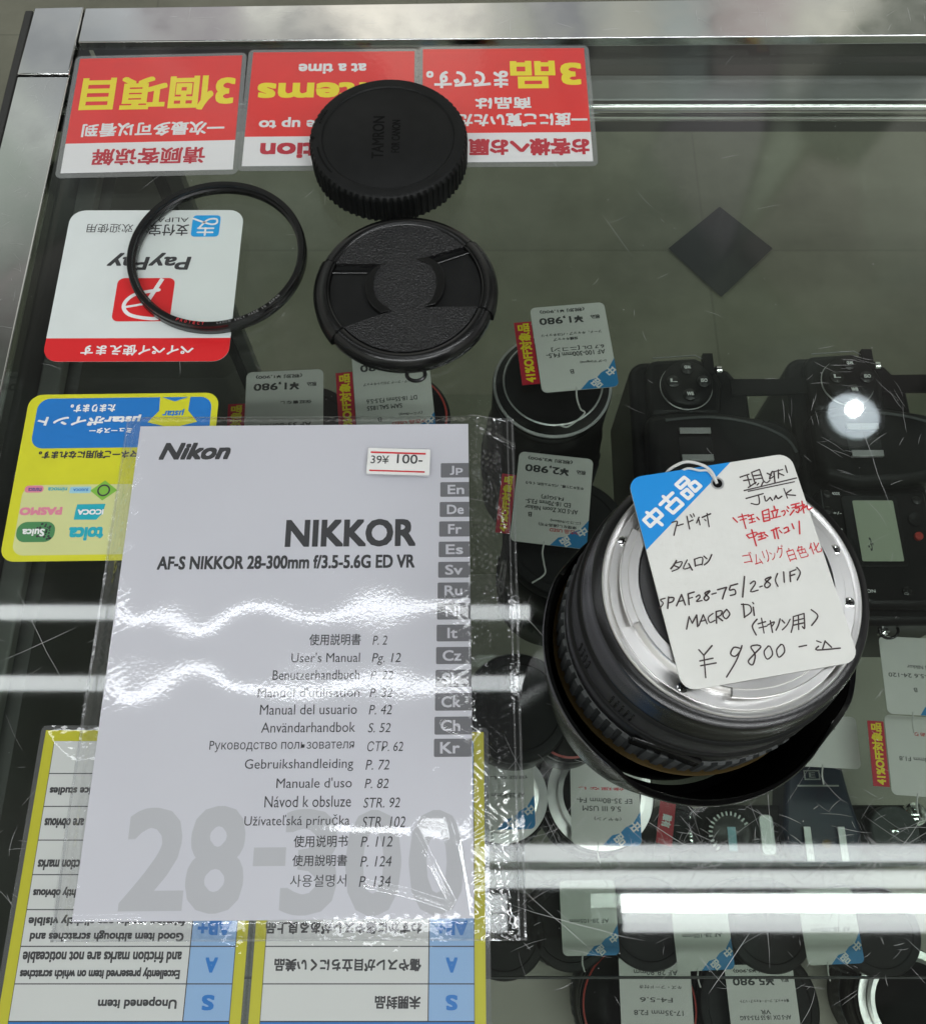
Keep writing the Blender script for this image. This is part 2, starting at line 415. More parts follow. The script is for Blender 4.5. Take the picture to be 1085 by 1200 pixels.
# channel under the rails: web, lower ledge, rounded nose
mb = MB(); mb.box(-170, 1250, 357, 366, -34, -3.2, K['dark']); mb.box(-190, -172, -420, 357, -34, -3.2, K['dark'])
shift(mb).build('rail_web', case)
mb = MB(); mb.box(-160, 1250, 341, 356.8, -31, -26, mat('ledge_reflection_grey', (.36, .36, .37), .35, .3, var=.45, vscale=16)); mb.box(-171.8, -163, -420, 341, -31, -26, K['post'])  # front ledge: blotchy grey paints in the reflections its metal would show
shift(mb).build('rail_ledge', case, bevel=.8)
mb = MB()
mb.tube([(-160, 340, -29.5), (1250, 340, -29.5)], 3.4, K['chrome'], 20)
mb.box(-160, 1250, 341.5, 350, -46, -33, K['dark'])
mb.tube([(60, 342, -37.5), (1250, 342, -37.5)], 2.0, K['chrome'], 14)
shift(mb).build('nose_bar', case)
mb = MB(); mb.box(-186, -168, 340, 358, FZ + 2, -34.5, K['post']); mb.box(-167.6, -160, 345, 353, FZ + 2, -34.5, K['dark'])
shift(mb).build('corner_post', case, bevel=1)
mb = MB(); mb.box(-150, -144, 318, 324, FZ + 2, -46.5, K['dark']); mb.box(-143.8, -136, 318, 324, FZ + 2, -46.5, K['post'])
shift(mb).build('shelf_upright', case, bevel=.6)
mb = MB(); mb.box(-169.8, 1249, -420, 346.5, -6, 0, K['glass']); shift(mb).build('glass_top', case, smooth=0)
mb = MB(); mb.box(-159, 1249, 352, 355, FZ + 2, -47, K['shelfglass']); shift(mb).build('front_glass', case, smooth=0)
SZ = -275; BZ = -408
mb = MB(); mb.box(-158, 1249, -47, 325, SZ - 6, SZ, K['shelfglass']); shift(mb).build('glass_shelf', case, smooth=0)
mb = MB(); mb.box(-158, 1249, -47, -46, SZ - 6.2, SZ + .2, K['dark']); shift(mb).build('shelf_edge', case, smooth=0)
mb = MB(); mb.box(-158, 1249, -420, 235, BZ - 12, BZ, K['base']); shift(mb).build('base_board', case, bevel=1)
mb = MB(); mb.box(-190, -159.5, -420, 338, BZ - 200, -34.6, K['panel']); shift(mb).build('side_panel', case)
mb = MB(); mb.box(-159, -156, 60, 318, SZ - 16, SZ - 6.5, K['post']); shift(mb).build('shelf_bracket', case, bevel=.5)

# scratches and dust on the top glass
rnd = random.Random(11); mb = MB(); S = K['scratch']
def scr(x, y, ang, ln, wd, curve=0):
    n = 6; pts = []
    for i in range(n + 1):
        t = i / n - .5
        jt = rnd.gauss(0, .003) * ln
        pts.append((x + ln * t * math.cos(ang) - (curve * (t * t - .25) * ln + jt) * math.sin(ang), y + ln * t * math.sin(ang) + (curve * (t * t - .25) * ln + jt) * math.cos(ang)))
    mb.stroke(pts, wd, .06 + rnd.random() * .03, S, caps=False, taper=True)
def inside(x, y): return -168 < x < 260 and -60 < y < 344
for i in range(1000):                                         # busy wear near the working edge
    px = rnd.uniform(0, 1085); py = rnd.choice((rnd.gauss(975, 40), rnd.gauss(1000, 30), rnd.gauss(1010, 22), rnd.uniform(700, 1190), rnd.gauss(1050, 50)))
    if px < 600 and rnd.random() < .55 and py > 860: continue
    x, y = at(px, py, 0)
    if inside(x, y): scr(x, y, rnd.choice((rnd.gauss(.6, .35), rnd.gauss(2.3, .35), rnd.uniform(0, PI))), rnd.choice((2, 3, 4, 6, 9, 14)) * rnd.uniform(.5, 1.4), rnd.uniform(.03, .11), rnd.uniform(-.25, .25))
for i in range(90):                                          # the rest of the pane
    x, y = at(rnd.uniform(0, 1085), rnd.uniform(60, 760), 0)
    if inside(x, y): scr(x, y, rnd.uniform(0, PI), rnd.uniform(1.5, 12), rnd.uniform(.04, .1), rnd.uniform(-.3, .3))
for (a, b, c, d, wd) in ((590, 1022, 700, 1120, .13), (600, 1062, 755, 1103, .15), (890, 1010, 902, 1135, .12), (890, 820, 905, 990, .12), (1000, 470, 1045, 600, .12), (640, 825, 860, 855, .1),
                         (600, 705, 650, 760, .14), (2, 775, 90, 735, .14), (20, 690, 75, 800, .12), (70, 960, 150, 815, .1), (830, 1165, 880, 1090, .18), (995, 1100, 1085, 1050, .12),
                         (640, 545, 665, 560, .1), (705, 250, 740, 300, .06), (590, 860, 660, 1000, .1), (640, 990, 720, 870, .1), (745, 955, 830, 1010, .14), (1010, 770, 960, 850, .1)):
    p, q = at(a, b, 0), at(c, d, 0)
    scr((p[0] + q[0]) / 2, (p[1] + q[1]) / 2, math.atan2(q[1] - p[1], q[0] - p[0]), math.hypot(q[0] - p[0], q[1] - p[1]), wd, rnd.uniform(-.05, .05))
sx, sy = at(1000, 487, 0)                                    # pale swirl scratches laid in arcs to imitate glints round the lamp's reflection
for i in range(34):
    r = rnd.uniform(12, 30); a = rnd.uniform(0, 2 * PI)
    scr(sx + r * math.cos(a), sy + r * math.sin(a), a + PI / 2, rnd.uniform(3, 12), rnd.uniform(.04, .1), -.12)
for i in range(170):                                         # dust specks
    x, y = at(rnd.uniform(0, 1085), rnd.uniform(55, 1195), 0)
    if inside(x, y): mb.flat(circ(x, y, rnd.uniform(.06, .2), 6), .1, S)
for i in range(120):                                         # scuffs on the worn side rail
    x = rnd.uniform(-193, -171); y = rnd.uniform(130, 360)
    scr(x, y, rnd.uniform(0, PI), rnd.uniform(.6, 7), rnd.uniform(.03, .06), 0)
    k = len(mb.v)
    for j in range(k - 14, k): mb.v[j] = (mb.v[j][0], mb.v[j][1], mb.v[j][2] + 1.6)
for i in range(60):
    x = rnd.uniform(-160, 220); y = yin(x) + rnd.uniform(2, 20)
    scr(x, y, rnd.choice((0, PI / 2, rnd.uniform(0, PI))), rnd.uniform(.6, 10), rnd.uniform(.04, .08), 0)
    k = len(mb.v)
    for j in range(k - 14, k): mb.v[j] = (mb.v[j][0], mb.v[j][1], mb.v[j][2] + 1.6)
o = shift(mb).build('scratches', case, smooth=0); o['kind'] = 'stuff'

# ------------------------------------------------------------------ ceiling lamps
LZ = 2000
tubemat = emit('fluorescent_glow', (.95, .98, 1.0), 7.0)
tubebright = emit('fluorescent_glow_strong', (.96, .99, 1.0), 30)
def tube_lamp(y, x0, x1, label, m=tubemat, r=19, z=LZ):
    o = empty('tube_lamp', label, 'lamp', (0, y, z), 0, 'fluorescent tubes on the shop ceiling')
    a = MB(); a.tube([(x0, 0, 0), (x1, 0, 0)], r, m, 16); a.build('tube', o)
    for xe, dx in ((x0, -1), (x1, 1)):
        a = MB(); a.tube([(xe + dx * 2, 0, 0), (xe + dx * 16, 0, 0)], r - 4, K['deep'], 16); a.build('end_cap', o)
tube_lamp(660, -1500, 172, 'fluorescent tube farthest from the counter edge, mirrored beside the booklet top')
tube_lamp(476, -1500, 176, 'fluorescent tube second farthest, mirrored below the first beside the booklet')
tube_lamp(76, 22, 1500, 'fluorescent tube mirrored as the upper bright bar below the junk lens')
tube_lamp(19, 22, 1500, 'fluorescent tube mirrored as the second bright bar below the junk lens')
tube_lamp(-33, 365, 1900, 'brightest fluorescent tube mirrored as a burnt out bar below the lens', tubebright)
tube_lamp(-74, 365, 1900, 'fluorescent tube mirrored as the lowest pale bar near the bottom tags')
tube_lamp(-33, -310, 100, 'short fluorescent tube mirrored in the laminate below the booklet, nearer of its pair')
tube_lamp(-74, -310, 100, 'short fluorescent tube mirrored in the laminate below the booklet, farther of its pair')
tube_lamp(-900, -1200, 1500, 'unseen fill tube added behind the viewer, nearer of its pair', tubebright, 24)  # this pair is added fill light, kept out of the counter's reflections
tube_lamp(-1100, -1200, 1500, 'unseen fill tube added behind the viewer, farther of its pair', tubebright, 24)
dl = at(1000, 487, 0); ex = dl[0] * (CAM_H + LZ) / CAM_H; ey = dl[1] * (CAM_H + LZ) / CAM_H
o = empty('downlight', 'round ceiling downlight mirrored as a glowing disc over the right camera', 'lamp', (ex, ey, LZ))
a = MB(); a.prism(circ(0, 0, 72, 48), 0, 6, emit('downlight_diffuser', (.82, .92, 1), 6)); a.build('diffuser', o)
a = MB(); a.prism(circ(4, 22, 22, 32), -8, -1, emit('downlight_bulb', (.95, .98, 1), 60)); a.build('bulb', o)
a = MB(); a.lathe([(72.5, -4), (84, -4), (84, 30), (72.5, 30)], K['white'], 48); a.build('bezel', o)

# ------------------------------------------------------------------ printed signs on the counter
def sign(label, cx, cy_, rz):
    p = Plate('red_sign', label, 'sign', cx, cy_, .15, 180 + rz, 'red notice cards along the front rail')
    a = MB(); a.prism(rrect(-37.5, 37.5, -33.5, 34.5, 2.5), .0, .12, film('pouch_edge', (.8, .82, .82), .1, 1.5, (), .1)); a.build('pouch_base', p.o)
    a = MB(); a.flat([(-35.5, -32), (35.5, -32), (35.5, 16.2), (-35.5, 16.2)], .2, K['red'])
    a.flat([(-35.5, 16.2), (35.5, 16.2), (35.5, 32), (-35.5, 32)], .2, K['wht']); a.build('card', p.o, smooth=0)
    return p
def pouch(p, x0, x1, y0, y1, z, r=2.5):
    a = MB(); a.flat(rrect(x0, x1, y0, y1, r), z, K['pouch']); a.build('lamination', p.o, smooth=0)
p = sign('red card with yellow 3個項目, leftmost of the notice cards', -131.6, 306.4, 1.7); a = MB()
ink(a, '请顾客谅解', -23.5, 23.5, 19.5, 28.5, .26, K['crimson'], .22)
ink(a, '一次最多可以看到', -30.5, 29.5, 5.5, 13, .26, K['wht'], .2)
ink(a, '3個項目', -33.5, 32.5, -20.5, -1, .26, K['yellow'], .55)
a.build('lettering', p.o, smooth=0); pouch(p, -37.5, 37.5, -33.5, 34.5, .5)
p = sign('red card in English half hidden under the round body cap', -56.5, 309.5, .6); a = MB()
ink(a, 'Attention', -29, 28.5, 19.6, 28.5, .26, K['crimson'], .45)
ink(a, 'You can see up to', -31, 30, 5.6, 12.8, .26, K['wht'], .22)
ink(a, '3 items', -32, 32, -14, -1.5, .26, K['yellow'], .6)
ink(a, 'at a time', -14.5, 15, -25, -19, .26, K['wht'], .25)
a.build('lettering', p.o, smooth=0); pouch(p, -37.5, 37.5, -33.5, 34.5, .5)
p = sign('red card with yellow 3品, rightmost of the notice cards', 18.2, 311.4, .6); a = MB()
ink(a, 'お客様へお願い', -34.5, 24, 19.5, 28.8, .26, K['crimson'], .35)
ink(a, '一度にご覧いただける', -34.5, 34, 5.5, 13, .26, K['wht'], .25)
ink(a, '商品は', -11, 13, -3.5, 3.3, .26, K['wht'], .25)
ink(a, '3品', -33.5, -2.5, -24.5, -8.5, .26, K['yellow'], .6)
ink(a, 'までです。', -1.5, 34, -19, -9, .26, K['wht'], .3)
a.build('lettering', p.o, smooth=0); pouch(p, -37.5, 38.5, -33.5, 34.5, .5)

def pouch_grid(p, x0, x1, y0, y1):
    a = MB(); nx, ny = 70, 116; V = []; F = []
    for j in range(ny + 1):
        for i in range(nx + 1):
            x = x0 + (x1 - x0) * i / nx; y = y0 + (y1 - y0) * j / ny
            V.append((x, y, .5 + .62 * ss_(min(x - x0, x1 - x, y - y0, y1 - y) / 13)))
    for j in range(ny):
        for i in range(nx): k = j * (nx + 1) + i; F.append((k, k + 1, k + nx + 2, k + nx + 1))
    a.add(V, F, K['blister']); a.build('lamination', p.o, smooth=180)
def ss_(t): t = max(0, min(1, t)); return t * t * (3 - 2 * t)

# payment sticker
p = Plate('payment_sticker', 'white and red payment sticker lying under the filter ring', 'sticker', -123.5, 219.0, .12, 180.2)
O = rrect(-35, 35, -35.5, 35.5, 6); a = MB(); a.prism(O, 0, .1, K['paypaper'])
n6 = [(x, y) for x, y in O if y > 25.2]; a.flat([(35, 25.2)] + n6[:7] + n6[7:] + [(-35, 25.2)], .14, K['redpay'])
a.build('sticker_sheet', p.o, smooth=0)
a = MB()
def q4(mb_, p_, m, z, *pts): mb_.flat([p_.L(x / 2.8553, 200 + y / 2.8553, z) for x, y in pts], z, m)
def c4(x, y): return x / 2.8553, 200 + y / 2.8553
def pk(mb_, text, x0, y0, x1, y1, m, z=.2, bold=0, shear=0):
    s_, t_ = c4(x0, y0), c4(x1, y1); p.ink(mb_, text, *s_, *t_, m, z, bold, shear)
pk(a, 'ペイペイ使えます', 272, 583, 648, 618, K['wht'], .2, .12)
pk(a, 'PayPay', 360, 275, 640, 332, K['ink'], .2, .22, .12)
pk(a, '支付宝', 500, 180, 632, 218, K['ink'], .2, .08)
pk(a, 'ALIPAY', 500, 157, 632, 172, K['ink'], .2, .0)
pk(a, '欢迎使用', 292, 178, 446, 208, K['ink'], .2, .0)
c = p.L(*c4(482, 432)); a.flat(rrect(c[0] - 11.2, c[0] + 11.2, c[1] - 10, c[1] + 10, 2.6), .2, K['redpay'])
a.stroke(smooth_line([(c[0] - 11, c[1] + 8.2), (c[0] - 4, c[1] + 8.8), (c[0] + 4.5, c[1] + 7), (c[0] + 7.3, c[1] + 2.6), (c[0] + 3.8, c[1] - 2.2), (c[0] - 5.4, c[1] - 4.4)], 6), 1.5, .25, K['wht'])
a.stroke([(c[0] - 1.2, c[1] + 1.9), (c[0] - 6.2, c[1] - 9.7)], 1.7, .27, K['wht'], caps=False)
a.stroke([(c[0] - 1, c[1] + 2), (c[0] + 7, c[1] + 3.6)], 1.0, .265, K['wht'])
c = p.L(*c4(690, 186)); a.flat(rrect(c[0] - 5.6, c[0] + 5.6, c[1] - 5.3, c[1] + 5.3, 1.6), .2, K['skyA'])
a.stroke([(c[0] - 3, c[1] + 3.2), (c[0] + 3, c[1] + 3.2)], .8, .24, K['wht']); a.stroke([(c[0], c[1] + 4.6), (c[0], c[1] + 1)], .8, .25, K['wht'])
a.stroke([(c[0] - 3.2, c[1] + 1.2), (c[0] + 3, c[1] + 1.2)], .8, .243, K['wht'])
a.stroke(smooth_line([(c[0] + 2.5, c[1] + .8), (c[0] - .5, c[1] - 3), (c[0] - 3.8, c[1] - 3.4), (c[0] - 4.2, c[1] - 1.4), (c[0] - 1.5, c[1] - .9), (c[0] + 5.3, c[1] - 3.6)], 6), .85, .247, K['wht'])
a.build('lettering', p.o, smooth=0)

# yellow point card sign
p = Plate('point_card_sign', 'yellow and blue point sticker with a star, beside the booklet corner', 'sticker', -124.8, 137.0, .12, 180.8)
O = rrect(-35, 35, -32.7, 32.7, 5); a = MB(); a.prism(O, 0, .1, K['yel2'])
a.flat(rrect(-32.6, 31.4, -31, -10.5, 4.5), .15, K['blue']); a.flat(rrect(-31.5, 31.2, 4, 30.5, 4), .15, K['yelpale'])
a.build('sticker_sheet', p.o, smooth=0)
a = MB()
def s1(x, y): return x / 3.6167, 440 + y / 3.6167
def sk(text, x0, y0, x1, y1, m, bold=0, shear=0, z=.22): p.ink(a, text, *s1(x0, y0), *s1(x1, y1), m, z, bold, shear)
sk('たまります。', 300, 122, 490, 155, K['wht'], .12); sk('μstarポイント', 162, 168, 598, 213, K['wht'], .18, .1); sk('ミュースター', 380, 222, 560, 245, K['wht'], .1)
sk('電子マネーご利用になれます。', 165, 318, 660, 352, K['ink'], .12)
c = p.L(*s1(737, 160)); st = []
for k in range(10):
    r = 9.5 if k % 2 == 0 else 5.6; st.append((c[0] + r * math.sin(k * PI / 5), c[1] + r * math.cos(k * PI / 5) + .8))
a.flat(st, .2, K['yel2']); ink(a, 'μstar', c[0] - 4, c[0] + 4, c[1] - 1.6, c[1] + 1.4, .26, K['blue'], .1, .2)
def pill(x0, y0, x1, y1, m, r=1.2, z=.2):
    b, d = p.L(*s1(x0, y0)), p.L(*s1(x1, y1)); a.flat(rrect(min(b[0], d[0]), max(b[0], d[0]), min(b[1], d[1]), max(b[1], d[1]), r), z, m)
pill(110, 468, 185, 497, K['pink'], 1.3); sk('manaca', 122, 476, 178, 490, K['navyink'], .03)
sk('nimoca', 205, 474, 286, 492, K['teal'], .05); pill(300, 473, 386, 499, K['paleblue'], .5); sk('SUGOCA', 312, 479, 376, 490, K['blue'], .04, z=.25)
c = p.L(*s1(442, 488)); a.flat([(c[0] - 4.8, c[1]), (c[0], c[1] + 3.9), (c[0] + 4.8, c[1]), (c[0], c[1] - 3.9)][::-1], .2, K['lime']); a.frame(circ(c[0], c[1], 2.3), circ(c[0], c[1], 1.7), .24, K['ink'])
sk('PASMO', 85, 558, 265, 592, K['pink'], .24)
b = [p.L(*s1(*q)) for q in ((330, 547), (450, 545), (437, 585), (410, 612), (315, 612), (322, 575))]; a.flat(b, .2, K['teal']); sk('ICOCA', 330, 567, 440, 590, K['wht'], .12, z=.26)
pill(80, 622, 228, 706, K['green'], 3.3); sk('Suica', 95, 650, 190, 682, K['wht'], .12, z=.28)
for k in range(26):
    q = p.L(*s1(rnd.uniform(160, 220), rnd.uniform(630, 700))); a.flat(circ(q[0], q[1], rnd.uniform(.25, .5), 8), .24, K['ink'])
sk('toica', 292, 642, 440, 700, K['teal'], .28)
a.build('lettering', p.o, smooth=0)

# grading sheets
def sheet(label, x0, x1, ytop, eng, rz=0):
    W = x1 - x0; p_ = Plate('grading_sheet', label, 'sheet', (x0 + x1) / 2, ytop - 60, .2, 180 + rz, 'laminated grading sheets at the near edge')
    a_ = MB(); h = W / 2
    a_.prism(rrect(-h - 1.5, h + 1.5, -61.5, 62, 2), 0, .1, film('sheet_pouch', (.85, .87, .87), .06, 1.5, (), .06)); a_.build('pouch_base', p_.o)
    a_ = MB(); a_.flat([(-h, -60), (h, -60), (h, 60), (-h, 60)], .16, K['border'])
    bw = 3.2; L0, L1 = -h + bw, h - bw
    a_.flat([(L0, -56.5), (L1, -56.5), (L1, 60), (L0, 60)], .2, K['ink'])
    cs = L0 + 13.4
    rows = [(ytop - 60) - at(300, v, .4)[1] for v in (1197, 1153, 1109, 1066, 1025, 984.5, 945, 906.5, 868)]
    a_.flat([(L0 + .2, rows[0] + .2), (L1 - .2, rows[0] + .2), (L1 - .2, 60), (L0 + .2, 60)], .24, K['blue'])
    for t, b_ in zip(rows[:-1], rows[1:]):
        a_.flat([(L0 + .2, b_ + .15), (cs - .15, b_ + .15), (cs - .15, t - .15), (L0 + .2, t - .15)], .24, K['sky'])
        a_.flat([(cs + .15, b_ + .15), (L1 - .2, b_ + .15), (L1 - .2, t - .15), (cs + .15, t - .15)], .24, K['sheet'])
    a_.build('card', p_.o, smooth=0)
    return p_, cs, L0, L1, rows
EN = (('S', ['Unopened item']), ('A', ['Excellently preserved item on which scratches', 'and friction marks are not noticeable']), ('AB+', ['Good item although scratches and', 'friction marks are slightly visible']),
      ('AB', ['Item with scratches that are slightly obvious']), ('B+', ['Item on which scratches and friction marks', 'are well noticed']), ('B', ['Item whose marks and scratches are obvious']), ('C', ['Item for repair or for practice studies']), ('D', ['Item for parts']))
JA = (('S', '未開封品'), ('A', '傷やスレが目立ちにくい美品'), ('AB+', 'わずかに傷やスレがある良上品'), ('AB', '傷やスレがある良品'), ('B+', '傷やスレがある並品'), ('B', '傷が目立つ品'), ('C', '難あり品'), ('D', '部品取り'))
p, cs, L0, L1, rows = sheet('laminated grading sheet in English, left one with yellow border', -133.4, -63.6, 46.8, True, 0); a = MB()
for (g, ls), t, b_ in zip(EN, rows[:-1], rows[1:]):
    wl = {1: 3.6, 2: 6.6, 3: 10.0}[len(g)]; mc = (L0 + cs) / 2; mr_ = (t + b_) / 2
    ink(a, g, mc - wl / 2, mc + wl / 2, mr_ - 2.0, mr_ + 2.0, .3, K['blue'], .22)
    for i, s_ in enumerate(ls):
        yy = mr_ + (0 if len(ls) == 1 else (2.1 if i == 0 else -2.1)); wd = min(L1 - cs - 3.4, len(s_) * 1.42 if len(s_) > 20 else len(s_) * 1.75)
        ink(a, s_, cs + 2.2, cs + 2.2 + wd, yy - 1.5, yy + 1.6, .3, K['ink'], .12)
a.build('lettering', p.o, smooth=0); pouch_grid(p, -36.4, 36.4, -61.5, 62)
p, cs, L0, L1, rows = sheet('laminated grading sheet in Japanese, right one under the booklet bag', -61.4, 6.6, 46.2, False, 0); a = MB()
for (g, s_), t, b_ in zip(JA, rows[:-1], rows[1:]):
    wl = {1: 3.4, 2: 6.2, 3: 9.4}[len(g)]; mc = (L0 + cs) / 2; mr_ = (t + b_) / 2
    ink(a, g, mc - wl / 2, mc + wl / 2, mr_ - 2.0, mr_ + 2.0, .3, K['blue'], .22)
    ink(a, s_, cs + 2.2, cs + 2.2 + len(s_) * 3.3, mr_ - 1.7, mr_ + 1.7, .3, K['ink'], .12)
a.build('lettering', p.o, smooth=0); pouch_grid(p, -35.4, 35.4, -61.5, 62)

# ------------------------------------------------------------------ booklet in its clear bag
BT = 4.4
q = [at(*c_, BT) for c_ in ((175, 498), (555, 498), (548, 1082), (75, 1075))]
p = Plate('manual_booklet', 'white multilingual lens manual with grey language tabs inside a clear bag', 'booklet', *at(347, 760, BT), BT, 0.5)
loc4 = [p.L(*c_) for c_ in ((175, 498), (555, 498), (548, 1082), (75, 1075))]
bx0 = (loc4[0][0] + loc4[3][0]) / 2; bx1 = (loc4[1][0] + loc4[2][0]) / 2; by0 = (loc4[2][1] + loc4[3][1]) / 2; by1 = (loc4[0][1] + loc4[1][1]) / 2
a = MB(); a.box(bx0 + .3, bx1 - .2, by0 + .2, by1 - .2, -3.6, -.25, K['pages'])
for k in range(6): a.box(bx0 + .6, bx1 - .1, by0 + .1, by1 - .1, -3.4 + k * .55, -3.4 + k * .55 + .25, K['white'])
a.build('pages', p.o, smooth=0)
a = MB(); a.box(bx0, bx1, by0, by1, -.24, 0, K['cover']); a.box(bx0, bx1, by0, by1, -3.9, -3.62, K['cover']); a.box(bx0 - .25, bx0 + .05, by0, by1, -3.9, -.02, K['cover'])
a.build('cover', p.o, bevel=.1)
a = MB()
def c2(x, y): return 80 + x / 2.0093, 480 + y / 2.0093
def c3(x, y): return 60 + x / 1.9375, 820 + y / 1.9375
def m2(t, x0, y0, x1, y1, bold=0, shear=0, m=None, z=.06): p.ink(a, t, *c2(x0, y0), *c2(x1, y1), m or K['ink'], z, bold, shear)
def m3(t, x0, y0, x1, y1, bold=0, shear=0, m=None, z=.06): p.ink(a, t, *c3(x0, y0), *c3(x1, y1), m or K['ink'], z, bold, shear)
m2('Nikon', 216, 78, 383, 118, .36, .3); m2('NIKKOR', 512, 258, 818, 323, .42); m2('AF-S NIKKOR 28-300mm f/3.5-5.6G ED VR', 211, 343, 816, 375, .17)
m2('使用説明書', 568, 528, 689, 555, .03); m2('P. 2', 717, 532, 751, 554, 0, .18)
m2("User's Manual", 526, 572, 687, 595); m2('Pg. 12', 715, 573, 783, 602, 0, .18)
m2('Benutzerhandbuch', 482, 613, 686, 636); m2('P. 22', 712, 615, 765, 636, 0, .18)
m2("Manuel d'utilisation", 447, 655, 686, 677); m2('P. 32', 710, 656, 763, 677, 0, .18)
m2('Manual del usuario', 452, 694, 680, 718); m2('P. 42', 708, 695, 762, 718, 0, .18)
m2('Användarhandbok', 455, 736, 676, 760); m2('S. 52', 706, 738, 759, 760, 0, .18)
m3('Pуководство пользователя', 360, 92, 688, 118); m3('СТР. 62', 718, 94, 799, 117, 0, .18)
m3('Gebruikshandleiding', 440, 134, 686, 163); m3('P. 72', 714, 136, 768, 159, 0, .18)
m3("Manuale d'uso", 512, 177, 683, 200); m3('P. 82', 712, 179, 766, 201, 0, .18)
m3('Návod k obsluze', 485, 218, 681, 244); m3('STR. 92', 709, 222, 792, 245, 0, .18)
m3('Užívateľská príručka', 439, 261, 678, 292); m3('STR. 102', 706, 265, 804, 290, 0, .18)
m3('使用说明书', 551, 308, 674, 335, .03); m3('P. 112', 703, 310, 775, 334, 0, .18)
m3('使用說明書', 548, 352, 672, 378, .03); m3('P. 124', 702, 355, 773, 379, 0, .18)
m3('사용설명서', 543, 397, 670, 425); m3('P. 134', 699, 400, 771, 425, 0, .18)
for t, x0, x1, y0, y1 in (('2', 166, 308, 245, 480), ('8', 310, 440, 241, 486), ('-', 458, 534, 335, 378), ('3', 524, 650, 248, 490), ('0', 668, 795, 250, 492), ('0', 812, 938, 250, 490)):
    if t == '-':
        l0, l1 = p.L(*c3(x0, y1)), p.L(*c3(x1, y0)); a.flat([l0, (l1[0], l0[1]), l1, (l0[0], l1[1])], .03, K['biggrey'])
    else: m3(t, x0, y0, x1, y1, .95, 0, K['biggrey'], .02)
TABS = [('Jp', 143, 0), ('En', 188, 0), ('De', 235, 0), ('Fr', 281, 0), ('Es', 329, 0), ('Sv', 377, 0), ('Ru', 426, 0), ('Nl', 475, 0), ('It', 526, 0), ('Cz', 579, 0), ('Sk', 633, 0), ('Ck', 688, 0), ('Ch', 744, 0), ('Kr', None, 109)]
for i, (t, y, y3) in enumerate(TABS):
    cx, cy_ = c2(877, y) if y else c3(870, y3)
    f = i / 13; xl = 516.5 - 8 * f; hh = 8.6 + 2.3 * f
    l0 = p.L(xl, cy_ + hh); l1 = p.L(560, cy_ - hh); xr = bx1 - .02
    a.flat([(l0[0], l0[1] + .3), (l0[0] + .3, l0[1]), (xr, l0[1]), (xr, l1[1]), (l0[0] + .3, l1[1]), (l0[0], l1[1] - .3)], .05, K['tabgrey'])
    xm = (xl + (555 - 7 * f)) / 2 - 1; hw = (9.5 + 2 * f) * (.55 if t in ('It',) else (.8 if t in ('Nl', 'Fr', 'Jp') else 1))
    p.ink(a, t, xm - hw, cy_ + hh * .62, xm + hw, cy_ - hh * .62, K['tabtext'], .09, .1)
a.build('lettering', p.o, smooth=0)

# clear bag
bag = Plate('plastic_bag', 'crinkled clear plastic bag around the white manual, with a price slip', 'bag', -51, 71, 0, 0.2)
W0, W1, H0, H1 = -70.5, 69.5, -85.5, 86.6
NX, NY = 300, 370
rb = random.Random(3)
waves = [(rb.uniform(.02, .1), rb.uniform(0, 2 * PI), rb.uniform(-.035, .035), rb.uniform(.03, .11)) for _ in range(9)]
def toB(px, py, z=5): return bag.L(px, py, z)
ridges = [[(430, 1036), (480, 1047), (525, 1062)], [(525, 1062), (529, 1056), (505, 1010), (487, 975)], [(512, 905), (535, 985), (552, 1080), (600, 1102)],
          [(600, 950), (604, 1100)], [(520, 490), (600, 487)], [(560, 498), (602, 520)], [(575, 560), (596, 620), (585, 700)], [(590, 660), (572, 780)], [(585, 1010), (600, 1090)], [(160, 500), (140, 600), (125, 684), (97, 860), (66, 1080)],
          [(170, 520), (150, 560)], [(165, 560), (148, 580), (160, 600)], [(155, 640), (135, 650), (150, 690)], [(520, 850), (556, 870)], [(90, 1040), (82, 1078), (160, 1076)]]
ridges = [[toB(*q_) for q_ in r_] for r_ in ridges]
def dseg(x, y, a_, b_):
    dx, dy = b_[0] - a_[0], b_[1] - a_[1]; t = max(0, min(1, ((x - a_[0]) * dx + (y - a_[1]) * dy) / (dx * dx + dy * dy + 1e-9)))
    return math.hypot(x - a_[0] - t * dx, y - a_[1] - t * dy)
def ss(t): t = max(0, min(1, t)); return t * t * (3 - 2 * t)
